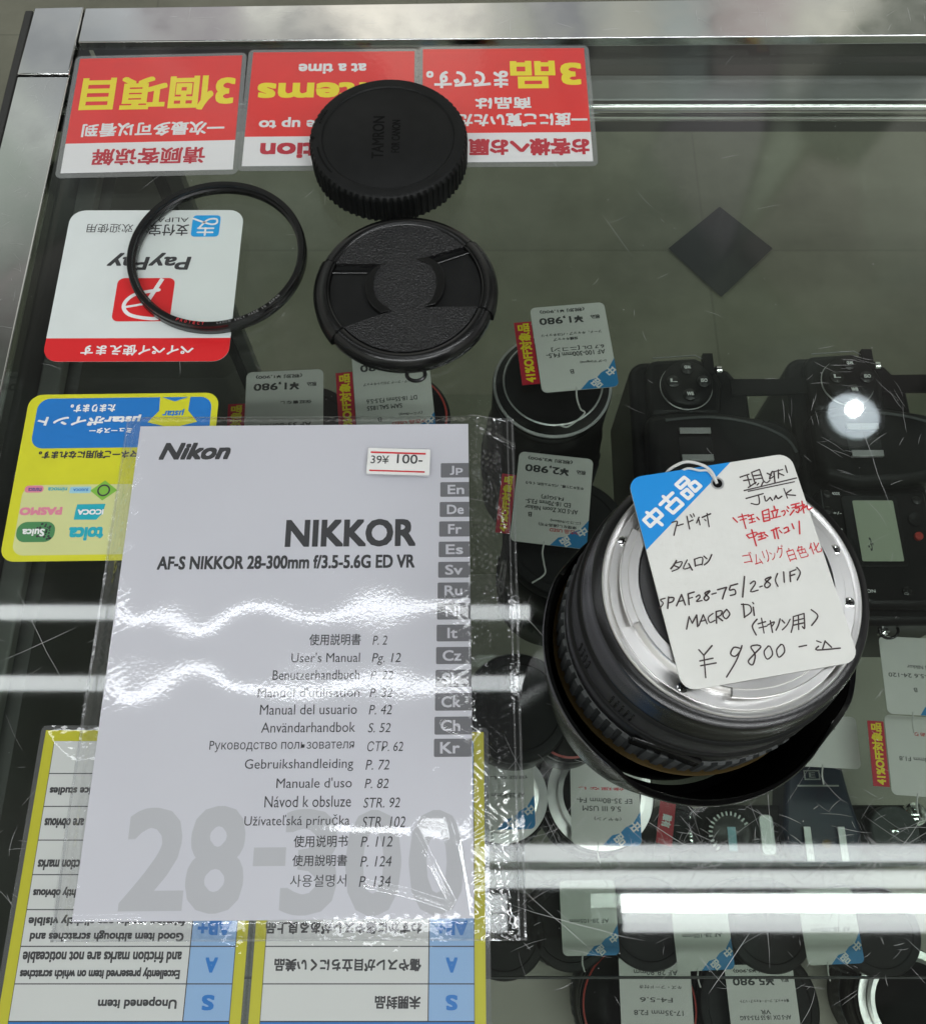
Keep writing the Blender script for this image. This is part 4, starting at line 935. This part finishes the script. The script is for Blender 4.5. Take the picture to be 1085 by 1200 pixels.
# ------------------------------------------------------------------ stock inside the case
def ring_of(mb_, r, z, h, m, c=(0, 0)): mb_.lathe([(r - .8, z), (r, z + .2), (r, z + h - .2), (r - .8, z + h)], m, 72, c=c)
def case_lens(label, px, py, ztop, zbase, r, style='hoodrim', r2=None):
    """used lens standing on a shelf; px,py = where the middle of its top is seen"""
    x, y = at(px, py, ztop); h = ztop - zbase; r2 = r2 or r
    o_ = empty('used_lens', label, 'lens', (x, y, zbase + .3), 0, 'used lenses standing in the display case')
    b = MB(); b.lathe([(r2 - 4, 0), (r2, .5), (r2, h * .22), (r2 + .8, h * .24), (r2 + .8, h * .45), (r2, h * .47), (r2 - 1, h * .62), (r, h * .66), (r, h - 13), (r - .6, h - 12)], K['black'], 72); b.build('barrel', o_)
    def rf(j, an, q_): return q_ + (.5 if math.sin(an * 40) > 0 and j in (1, 2) else 0)
    b = MB(); b.lathe([(r2 + .6, h * .26), (r2 + 1.2, h * .27), (r2 + 1.2, h * .43), (r2 + .6, h * .44)], K['rubber'], 240, rfun=rf); b.build('zoom_ring', o_)
    b = MB()
    if style == 'hoodrim':
        b.lathe([(r - .6, h - 12), (r - .2, h - 8), (r + .2, h - 6.5), (r - .2, h - 5.5)], K['black'], 72)
        b.lathe([(r - .2, h - 5.5), (r - .2, h - 4.6), (r - 1.6, h - 4.4)], K['silver'], 72)
        b.lathe([(r - 1.6, h - 4.4), (r - 4.5, h - 2), (r - 5.2, h - 1)], K['blackgloss'], 72)
        b.lathe([(r - 5.2, h - 1), (r - 6, h - .6), (r - 6.4, h - 2)], K['silver'], 72); b.lathe([(r - 6.4, h - 2), (r * .6, h - 5), (.01, h - 5)], K['blackmat'], 72)
        b.build('front_rim', o_)
    elif style == 'redring':
        b.lathe([(r - .6, h - 12), (r, h - 9), (r, h - 4), (r - 1.5, h - 2.5)], K['black'], 72); b.lathe([(r - 1.5, h - 2.5), (r - 2.6, h - 2.2)], K['redring'], 72)
        b.lathe([(r - 2.6, h - 2.2), (r - 5, h - 3.5), (r - 9, h - 6), (r - 16, h - 8), (.01, h - 8)], K['blackgloss'], 72); b.build('front_rim', o_)
    elif style == 'cap':
        b.lathe([(r - .6, h - 12), (r + .4, h - 9), (r + .4, h - 2), (r - .6, h - .4), (r - 2, h), (r - 5, h), (r - 5.6, h - .7), (.01, h - .7)], K['blackmat'], 72); b.build('lens_cap', o_)
    elif style == 'mount':
        b.lathe([(r - .6, h - 12), (r - .6, h - 8), (r - 1.2, h - 7.4)], K['black'], 72)
        b.lathe([(r - 1.2, h - 7.4), (r - 1.4, h - 6.8), (r - 6, h - 6.8), (r - 6.4, h - 6.4), (r - 6.6, h - .4), (r - 9, h)], K['mount'], 96); b.build('mount', o_)
        b = MB(); b.lathe([(r - 9, h), (r - 10, h - 4), (r - 14, h - 10), (r - 15, h - 14), (.01, h - 12)], K['deep'], 64); b.build('rear_element', o_)
    return o_

def price_tag(label, px, py, z, rz, price, lines, corner=None, strip=None, size=(20, 26), tilt=(0, 0), faint=False, knot=None):
    x, y = at(px, py, z)
    o_ = empty('price_tag', label, 'price tag', (x, y, z), rz, 'price tags on the stock inside the case')
    o_.rotation_euler = (R(tilt[0]), R(tilt[1]), R(rz))
    W_, H_ = size; OO = rrect(-W_, W_, -H_, H_, 3)
    b = MB(); b.prism(OO, -.4, 0, K['tagcard']); b.build('card', o_, smooth=30)
    b = MB(); blk = K['faint'] if faint else K['ink']
    if corner is not None:
        cl = [q_ for q_ in OO if q_[0] < -W_ + 3.01 and q_[1] > H_ - 3.01]
        b.flat([(-W_, H_ - 17 * corner), (-W_ + 4, H_ - 11 * corner), (-W_ + 8, H_ - 9 * corner), (-W_ + 11, H_ - 6 * corner), (-W_ + 15, H_ - 5 * corner), (-W_ + 20 * corner, H_)] + cl, .06, K['tagblue2'])
        T = Matrix.Translation((-W_ + 6, H_ - 5, 0)) @ Matrix.Rotation(R(38), 4, 'Z')
        ink(b, '品', -2.6, 2.6, -2.6, 2.6, .1, K['wht'], .2, 0, Matrix.Translation((5, 4.2 - 2, 0)) @ T); ink(b, '中', -2.6, 2.6, -2.6, 2.6, .1, K['wht'], .2, 0, Matrix.Translation((-3, -4.5, 0)) @ T)
    if price:
        ink(b, price, -W_ + 12.5, W_ - 4, -H_ + 6.5, -H_ + 11.5, .08, blk, .16); ink(b, '税込', -W_ + 3.5, -W_ + 8.5, -H_ + 7.5, -H_ + 10, .08, blk, .08)
        ink(b, '(税別 ' + price[:-2] + '00)', -W_ + 11, W_ - 5, -H_ + 2, -H_ + 4.6, .08, blk, .08)
    for (t, yy, x0, x1, hh, red) in lines:
        ink(b, t, x0, x1, yy - hh / 2, yy + hh / 2, .08, K['penred'] if red else blk, .05)
    b.build('lettering', o_, smooth=0)
    if strip:
        b = MB(); sx0, sx1, sy0, sy1 = strip; b.prism([(sx0, sy0), (sx1, sy0), (sx1, sy1), (sx0, sy1)], -1.2, -.7, K['crimson'])
        T = Matrix.Translation(((sx0 + sx1) / 2, (sy0 + sy1) / 2, 0)) @ Matrix.Rotation(R(-90), 4, 'Z'); ll = (sy1 - sy0) / 2 - 1; ww = (sx1 - sx0) / 2 - 1.4
        ink(b, '41%OFF対象品', -ll, ll, -ww, ww, -.62, K['yellow'], .22, 0, T); b.build('discount_label', o_, smooth=0)
    b = MB(); pts = [(-W_ + 22, H_ - 1.5, .3), (-W_ + 22.5, H_ + 4, -1), (-W_ + 21, H_ + 9, -4)]
    if knot: pts += knot
    b.tube(smooth_line(pts, 6), .45, K['string'], 6); b.build('string', o_)
    return o_

GEN = [('中古品 USED', 15, -12, 4, 2.2, 1), ('修理見積り(返品不可)', 11.5, -14, 10, 2, 0)]
# far row, left to right
case_lens('used lens at far left of the case, behind the ¥1,980 tag above the manual', 362, 500, -140, SZ, 25, 'cap')
price_tag('white ¥1,980 tag just above the manual top edge, left of the ringed lens', 333, 486, -118, 180 + 3, '¥1,980', [('保証書なし', -7, -14, 2, 2, 0), ('AF 35-80mm', 6, -14, 12, 2.6, 0)], None, (20.3, 29, -8, 20))
case_lens('used lens with a thin red ring peeking out below the pinch cap', 463, 487, -128, SZ, 29, 'redring')
price_tag('white tag ending 980 below the pinch cap, over the red ringed lens', 461, 462, -117, 180 + 6, '¥1,980', [('後キャップ・フード フロントキャップ', -7, -15, 15, 1.8, 0), ('DT 18-55mm F3.5-5.6', 3, -12, 14, 2.6, 0), ('SAM SAL1855', 7, -4, 14, 2.6, 0), ('B', 14, 7, 9, 2.4, 0), ('(ソニー/Sony)', 12, -14, -2, 1.8, 0), ('中古品 USED', 17, -16, 2, 2.2, 1)], .8, (20.3, 29, -16, 22))
case_lens('tall used lens with a silver rim ring, right of the pinch cap', 648, 446, -128, SZ, 32, 'hoodrim', 35)
price_tag('white ¥1,980 tag with red and yellow 41%OFF label, over the silver rimmed lens', 672, 406, -116, 180 + 5.5, '¥1,980', [('フード、キャップ・バヨネットリ', -8, -16, 16, 1.8, 0), ('保護キャップ', -5, -3, 10, 1.8, 0), ('AF 100-300mm F4.5-', 4.5, -16, 15, 2.8, 0), ('6.7 DL [ニコン]', 1, -16, 12, 2.8, 0), ('B', 15, 2, 4, 2.6, 0), ('シグマ(sigma)', 10, -16, -2, 1.8, 0)], 1.0, (20.2, 29.5, -18, 20),
          knot=[(-1, 37, -6), (8, 43, -7), (12, 42, -7)])
case_lens('capped used lens between the bag edge and the junk lens', 664, 628, -165, SZ, 34, 'cap', 34)
price_tag('white ¥2,980 tag with blue corner between bag edge and junk lens', 647, 585, -150, 180 - 7, '¥2,980', [('中玉キコリ痕、バルサム切れ くもり', -8, -16, 15, 1.8, 0), ('AF-S DX Zoom Nikkor', 6, -14, 14, 2.6, 0), ('ED 18-70mm F3.5-', 2.5, -10, 14, 2.6, 0), ('F4.5G(IF)', -1, -6, 6, 2.6, 0), ('B', 10, 10, 12, 2.6, 0), ('(ニコン/Nikon)', 12, -16, 0, 1.8, 0), ('中古品 USED', 17.5, -16, 0, 2.4, 1), ('修理なし(返品不可)', 14.8, -14, 6, 2, 0)], .95, (20.4, 28, -12, 22),
          knot=[(0, 40, -6), (6, 45, -8)])
case_lens('dark used lens hidden behind the bag edge under the second lamp bar', 606, 828, -165, SZ, 27, 'cap')
case_lens('dark used lens just left of the reversed hood', 668, 842, -170, SZ, 21, 'redring')
case_lens('used lens with steel mount up, below left of the junk lens', 705, 930, -205, SZ, 29.5, 'mount')
price_tag('white tag with blue corner on the steel mount below left of the junk lens', 709, 936, -203, 180 - 1.5, '', [('EF 35-80mm F4-', 1, -14, 15, 2.6, 0), ('5.6 III USM', 5, -8, 12, 2.6, 0), ('(キヤノン)', 10, -8, 6, 2, 0), ('修理なし', -5, -10, 14, 1.6, 1)], 1.0, None, faint=True, size=(18, 23))
case_lens('used lens with steel mount up, half behind the bag edge', 590, 932, -205, SZ, 25, 'mount')
price_tag('white tag half behind the right edge of the bag, over a steel mount', 592, 925, -203, 180 + 1, '', [('AF 28-80mm F3.5', 3, -10, 14, 2.4, 0), ('保証なし', -6, -12, 8, 1.8, 0)], 1.0, None, faint=True, size=(15, 20))
case_lens('dark lens at the left wall of the case under the yellow sticker', 118, 770, -235, SZ, 19, 'cap')
price_tag('faded ¥2,080 tag at the left wall below the yellow sticker', 50, 705, -200, 180 + 3, '¥2,080', [], None, None, faint=True, size=(14, 13))
o = empty('discount_strip', 'tan paper strip standing left of the bag under the lamp bar', 'label', (*at(82, 735, -215), -215), 0); o.rotation_euler = (0, 0, R(-14))
a = MB(); a.prism([(-5, -22), (5, -22), (5, 22), (-5, 22)], 0, .4, K['wood']); a.build('strip', o, smooth=0)
# near row on the base board
def low(label, px, py, z, r, style): return case_lens(label, px, py, z, BZ, r, style)
low('capped lens at the bottom edge, left of the two grey tags', 750, 1180, -345, 37, 'redring')
price_tag('grey tag at the bottom edge over the left of two capped lenses', 769, 1176, -334, 180 - 1, '', [('AF 28-80mm', -17, -14, 13, 3, 0), ('キズ・フード付き', -9, -16, 10, 2, 0), ('F4-5.6', -2, -10, 10, 2.6, 0), ('17-35mm F2.8', 5, -16, 14, 2.8, 0)], None, None, faint=True, size=(22, 26))
low('capped lens at the bottom edge under the ¥5,980 tag', 890, 1180, -345, 37, 'cap')
price_tag('grey ¥5,980 tag at the bottom edge of the case', 895, 1186, -334, 180 + 1, '¥5,980', [('後キャップ、フード・キャップ・ソフト', -6, -16, 14, 1.8, 0), ('AF-S DX 18-55 F3.5-5.6G', 3, -16, 15, 2.4, 0), ('VR', 0, -4, 2, 2.4, 0)], None, None, size=(21, 26))
low('lens with a bright steel mount at the bottom right corner', 1072, 1178, -350, 34, 'mount')
low('dark lens at the near shelf edge right of the bag corner', 668, 1085, -330, 26, 'cap')
low('dark lens under the burnt out lamp bar left of the blue cornered tag', 760, 1082, -330, 27, 'cap')
low('dark lens under the lowest lamp bar between two blue cornered tags', 902, 1085, -330, 27, 'cap')
low('dark lens near the right end of the lowest lamp bar', 1030, 1092, -330, 26, 'cap')
low('dark lens at the lower right corner of the bag', 590, 1095, -330, 26, 'cap')
for (px, py, lab) in ((690, 1075, 'tag with blue corner right of the bag under the lamp bars'), (822, 1092, 'tag with blue corner under the lowest bar, above the grey bottom tags'), (972, 1085, 'tag with a torn blue corner under the lowest bar, towards the right')):
    price_tag('small grey ' + lab, px, py, -312, 180 + rnd.uniform(-4, 4), '', [('AF 28-105mm', 2, -12, 12, 2.4, 0)], 1.0, None, faint=True, size=(17, 21))
price_tag('white tag right of the junk lens hood below the lcd camera', 1072, 792, -214, 180 - 3, '', [('F3.5-5.6 24-120', 0, -14, 15, 2.4, 0), ('B', 8, 0, 2, 2.4, 0), ('AF-S Nikkor', -5, -12, 4, 2.2, 0)], .9, None, faint=True, size=(18, 22))
price_tag('white tag with a red strip at its left, at the right picture edge', 1078, 886, -230, 180 - 4, '', [('MF 50mm F1.8', 2, -12, 12, 2.4, 0), ('難あり', -12, -8, 2, 2.4, 1)], None, (18.5, 27.5, -18, 18), faint=True, size=(18, 22))

# ------------------------------------------------------------------ digital cameras standing on the shelf, seen from above
def dslr(label, px, py, zshoe, rz):
    """px,py = middle of the hot shoe; local +x = the right hand grip, +y = where the lens points"""
    x, y = at(px, py, zshoe); h = zshoe - SZ
    o_ = empty('digital_camera', label, 'camera', (x, y, SZ + .3), rz, 'used digital cameras on the glass shelf')
    b = MB()
    body = [(-66, -26), (-60, -32), (70, -34), (94, -28), (104, -10), (104, 34), (96, 50), (78, 54), (62, 44), (50, 40), (-46, 40), (-60, 30), (-68, 12)]
    b.prism(body, 0, h - 16, K['black']); b.build('body', o_, bevel=5, seg=4)
    b = MB(); sh = [(-63, -20), (-56, -23), (-24, -23), (-24, 20), (-46, 23), (-60, 18), (-65, 8)]
    b.prism(sh, h - 20, h - 9, K['black']); b.prism([(26, -28), (68, -29), (88, -24), (97, -8), (97, 30), (90, 44), (76, 48), (62, 38), (48, 34), (26, 34)], h - 20, h - 8, K['black']); b.build('top_plate', o_, bevel=4, seg=3)
    b = MB(); b.prism([(-21, -27), (21, -27), (27, -8), (26, 20), (21, 48), (14, 62), (-9, 62), (-18, 50), (-24, 16), (-25, -8)], h - 24, h - 1.2, K['black']); b.build('prism_hump', o_, bevel=6, seg=5)
    b = MB(); b.lathe([(27, 0), (27, 10), (24, 10), (24, 0)], K['silver'], 64, M=Matrix.Translation((0, 41, h - 58)) @ Matrix.Rotation(R(-90), 4, 'X')); b.build('lens_mount', o_)
    s_ = empty('hot_shoe', parent=o_)
    b = MB(); b.box(-10.5, 10.5, -9.5, 9.5, h - 1.1, h - .5, K['blackgloss']); b.build('shoe_base', s_)
    for sg in (-1, 1):
        b = MB(); b.box(sg * 8.6 - 1.9, sg * 8.6 + 1.9, -9, 9, h + 1.2, h + 2, K['silver']); b.box(sg * 10 - .5, sg * 10 + .5, -9, 9, h - .5, h + 1.2, K['silver']); b.build('shoe_rail', s_, bevel=.2)
    d_ = empty('mode_dial', parent=o_)
    b = MB(); def_r = 15
    b.lathe([(def_r, h - 9), (def_r, h - 3.2), (def_r - 1.2, h - 2.2), (0.01, h - 2.2)], K['black'], 60, c=(-43, 0)); b.build('dial', d_)
    for k, an in enumerate((0, 90, 180, 270)):
        c_ = (-43 + 9 * math.cos(R(an)), 9 * math.sin(R(an)))
        b = MB(); b.lathe([(4.0, h - 2.2), (4.0, h - .8), (3.2, h - .2), (.01, h - .1)], K['blackgloss'], 28, c=c_); b.build('button', d_)
        b = MB(); T = Matrix.Translation((c_[0], c_[1], 0)) @ Matrix.Rotation(R(90 - rz - 90), 4, 'Z')
        ink(b, ('WB', 'ISO', 'QUAL', 'L')[k], -2, 2, -1.2, 1.2, h + .02, K['wht'], .1, 0, T); b.build('lettering', d_, smooth=0)
    b = MB(); b.box(-66, -52, 12, 18, h - 12, h - 7, K['black']); b.lathe([(3, 0), (3, 3), (.01, 3.4)], K['chrome'], 20, M=Matrix.Translation((-58, 21, h - 14)) @ Matrix.Rotation(R(-90), 4, 'X')); b.build('sync_socket', o_)
    lc = empty('top_display', parent=o_)
    b = MB(); b.prism(rrect(31, 74, -16, 16, 3), h - 8.2, h - 6.6, K['blackgloss']); b.build('display_frame', lc, bevel=.5)
    b = MB(); b.prism(rrect(34.5, 71, -10, 13, .8), h - 6.5, h - 6.3, K['lcd']); b.build('lcd', lc, smooth=0)
    b = MB(); ink(b, '-3·', -1.5, 1.5, -4, 4, 0, K['ink'], .1, 0, Matrix.Translation((61, -4, h - 6.2)) @ Matrix.Rotation(R(-rz - 0), 4, 'Z')); b.build('lettering', lc, smooth=0)
    b = MB(); b.lathe([(6.5, h - 9), (6.5, h - 4.5), (5.5, h - 3.6), (.01, h - 3.8)], K['black'], 36, c=(72, 33)); b.build('shutter_button', o_)
    b = MB(); b.lathe([(4, h - 8), (4, h - 6.2), (.01, h - 6)], K['blackgloss'], 28, c=(46, 24)); b.lathe([(2.4, h - 8), (2.4, h - 6.2), (.01, h - 6)], K['redring'], 20, c=(56, 24)); b.build('button', o_)
    for k_, (bx_, by_) in enumerate(((30, -23), (40, -24), (50, -25), (34, 27), (86, -14), (88, 12))):
        b = MB(); b.lathe([(2.6, h - 9), (2.6, h - 6.9), (2.1, h - 6.5), (.01, h - 6.5)], K['blackgloss'], 20, c=(bx_, by_)); b.build('button', o_)
    b = MB()
    for k_, (bx_, by_, t_) in enumerate(((30, -18.6, 'MODE'), (42, -19.4, '+/-'), (52, -20.4, 'ISO'), (88, -8, 'ON'))):
        ink(b, t_, -2.4, 2.4, -.9, .9, h - 6.9, K['wht'], .05, 0, Matrix.Translation((bx_, by_, 0)) @ Matrix.Rotation(R(-rz), 4, 'Z'))
    b.build('lettering', o_, smooth=0)
    b = MB(); b.tube([(-64, -18, h - 9.5), (-66, 8, h - 9.5), (-60, 18, h - 9.5)], .4, K['silver'], 6); b.tube([(27, -26, h - 8.2), (66, -27, h - 8.2)], .35, K['rubber'], 6); b.build('seam_line', o_)
    b = MB(); b.lathe([(15.6, h - 8.4), (15.9, h - 7.6), (15.4, h - 7.2)], K['silver'], 48, c=(-43, 0)); b.build('dial_ring', o_)
    b = MB(); b.lathe([(2.2, h - 30), (2.2, h - 24), (.01, h - 23.5)], K['chrome'], 20, c=(106, 4)); b.build('strap_lug', o_)
    b = MB(); b.tube([(104 + 6 * math.cos(t * PI / 12), 6 + 5 * math.sin(t * PI / 12), h - 24 + 1.5 * math.sin(t * PI / 6)) for t in range(24)], .8, K['blackgloss'], 8, closed=True); b.build('strap_ring', o_)
    b = MB(); b.tube(smooth_line([(-17, -16, h - 1.6), (-19, 10, h - 1.6), (-15, 34, h - 1.6), (-6, 52, h - 1.6), (4, 58, h - 1.6)], 5), 1.1, K['rubber'], 8); b.build('trim_line', o_, smooth=0)
    return o_
dslr('black camera seen from above, between the silver rimmed lens and the junk lens', 815, 522, -178, -90)
dslr('black camera at the right edge with a green top display', 1012, 517, -176, -90)
# red brand strap end lying by the far camera
o = empty('camera_strap', 'black strap with a red lettered patch behind the right camera', 'strap', (*at(990, 452, -190), -190), 2)
a = MB(); a.prism([(-70, -5), (-40, -5.5), (0, -5), (50, -7), (50, 5), (0, 6), (-40, 5), (-70, 6)], 0, 2, K['black']); a.build('band', o)
a = MB(); a.prism([(-22, -3.4), (18, -3.4), (18, 4), (-22, 4)], 2.2, 2.8, K['crimson']); ink(a, 'DIGITAL', 16, -20, 2.8, -2.2, 2.9, K['wht'], .1, 0, Matrix.Rotation(PI, 4, 'Z')); a.build('patch', o, smooth=0)

# film camera on the base board, lens pointing away
x, y = at(966, 985, -300); h = -300 - BZ
o = empty('film_camera', 'old black film camera below right of the junk lens with silver hot shoe rails', 'camera', (x, y, BZ + .3), 0)
a = MB(); a.prism([(-74, -14), (70, -14), (74, -8), (74, 16), (70, 22), (-70, 22), (-74, 16)], 0, h - 12, K['blackmat']); a.build('body', o, bevel=3, seg=3)
a = MB(); a.prism([(-20, -14), (22, -14), (24, 6), (20, 30), (18, 46), (-18, 46), (-20, 30), (-24, 6)], h - 30, h - 1.5, K['navy']); a.build('prism_hump', o, bevel=3, seg=3)
a = MB(); a.box(-12, 14, 32, 33, h - 1.4, h - 1.1, K['silver']); a.build('trim_line', o)
a = MB(); a.box(-7, 3, 36, 42, h - 1.4, h - 1.1, K['silver']); a.box(-6.2, 2.2, 36.8, 41.2, h - 1.05, h - .95, K['navy']); ink(a, 'E', -4, 0, 37.4, 40.6, h - .9, K['silver'], .1); a.build('badge', o, smooth=0)
for sx_ in (-1, 1):
    a = MB(); a.box(sx_ * 10.5 - 2.2, sx_ * 10.5 + 2.2, -12, 8, h + .6, h + 1.5, K['silver']); a.build('shoe_rail', o, bevel=.2)
a = MB(); a.lathe([(2.6, h - 1), (2.6, h + .2), (.01, h + .4)], K['gold'], 20, c=(1, -2)); a.build('shoe_contact', o)
a = MB()
def kn(j, an, r_): return r_ + (.5 if math.sin(an * 30) > 0 and j in (0, 1) else 0)
a.lathe([(14.5, h - 12), (14.5, h - 4), (13.6, h - 3), (10.5, h - 2.4), (10, h - 2.6), (.01, h - 2.6)], K['blackgloss'], 180, c=(-57, 4), rfun=kn)
for k in range(16):
    T = Matrix.Translation((-57, 4, 0)) @ Matrix.Rotation(R(30 + k * 13), 4, 'Z'); a.box(10.8, 13.2, -.5, .5, h - 2.6, h - 2.2, K['wht'], T)
a.box(-58.5, -53.5, -6, 8, h - 2.4, h - 2.0, K['paleblue']); a.build('shutter_dial', o)
a = MB(); a.lathe([(15, h - 12), (15, h - 3), (14, h - 2), (.01, h - 2)], K['rubber'], 64, c=(45, 6)); a.lathe([(2, h - 2), (2, h - 1.6), (.01, h - 1.4)], K['chrome'], 20, c=(45, 6)); a.build('rewind_dial', o)
a = MB(); a.prism(rrect(-36, -27, -8, 16, 3), h - 12, h - 10.5, K['silver']); a.build('film_window', o, bevel=.5)
a = MB(); a.lathe([(7, h - 12), (7, h - 7), (4, h - 5), (.01, h - 5)], K['chrome'], 32, c=(62, 16)); a.build('shutter_button', o)
price_tag('grey tag under the hood rim on the film camera', 955, 868, -250, 180 - 3, '', [('難あり(キタムラ)', -14, -14, 10, 2.2, 0), ('F3.5 28-80', -8, -12, 13, 2.4, 0)], None, None, faint=True, size=(25, 15))
o = empty('compact_lens', 'small dark lens with a red strip below the hood of the junk lens', 'lens', (*at(795, 968, -330), BZ + .3), 0)
a = MB(); a.lathe([(14, 0), (16, 1), (16, 70), (15, 78), (11, 78), (10, 74), (.01, 73)], K['black'], 60); a.build('barrel', o)
a = MB(); a.prism([(-16, -10), (-6, -13), (-1, 14), (-11, 16)], 79, 79.6, K['crimson']); ink(a, '難有', -4, 4, -3, 3, 79.8, K['wht'], .2, 0, Matrix.Translation((-8, 3, 0)) @ Matrix.Rotation(R(-105), 4, 'Z')); a.build('discount_label', o, smooth=0)
a = MB(); a.lathe([(4, 78), (4, 80), (2, 80.6), (.01, 80.6)], K['chrome'], 24, c=(9, -6)); a.lathe([(3, 78), (3, 79.5), (.01, 79.8)], K['chrome'], 24, c=(10, 6)); a.build('metal_tab', o)
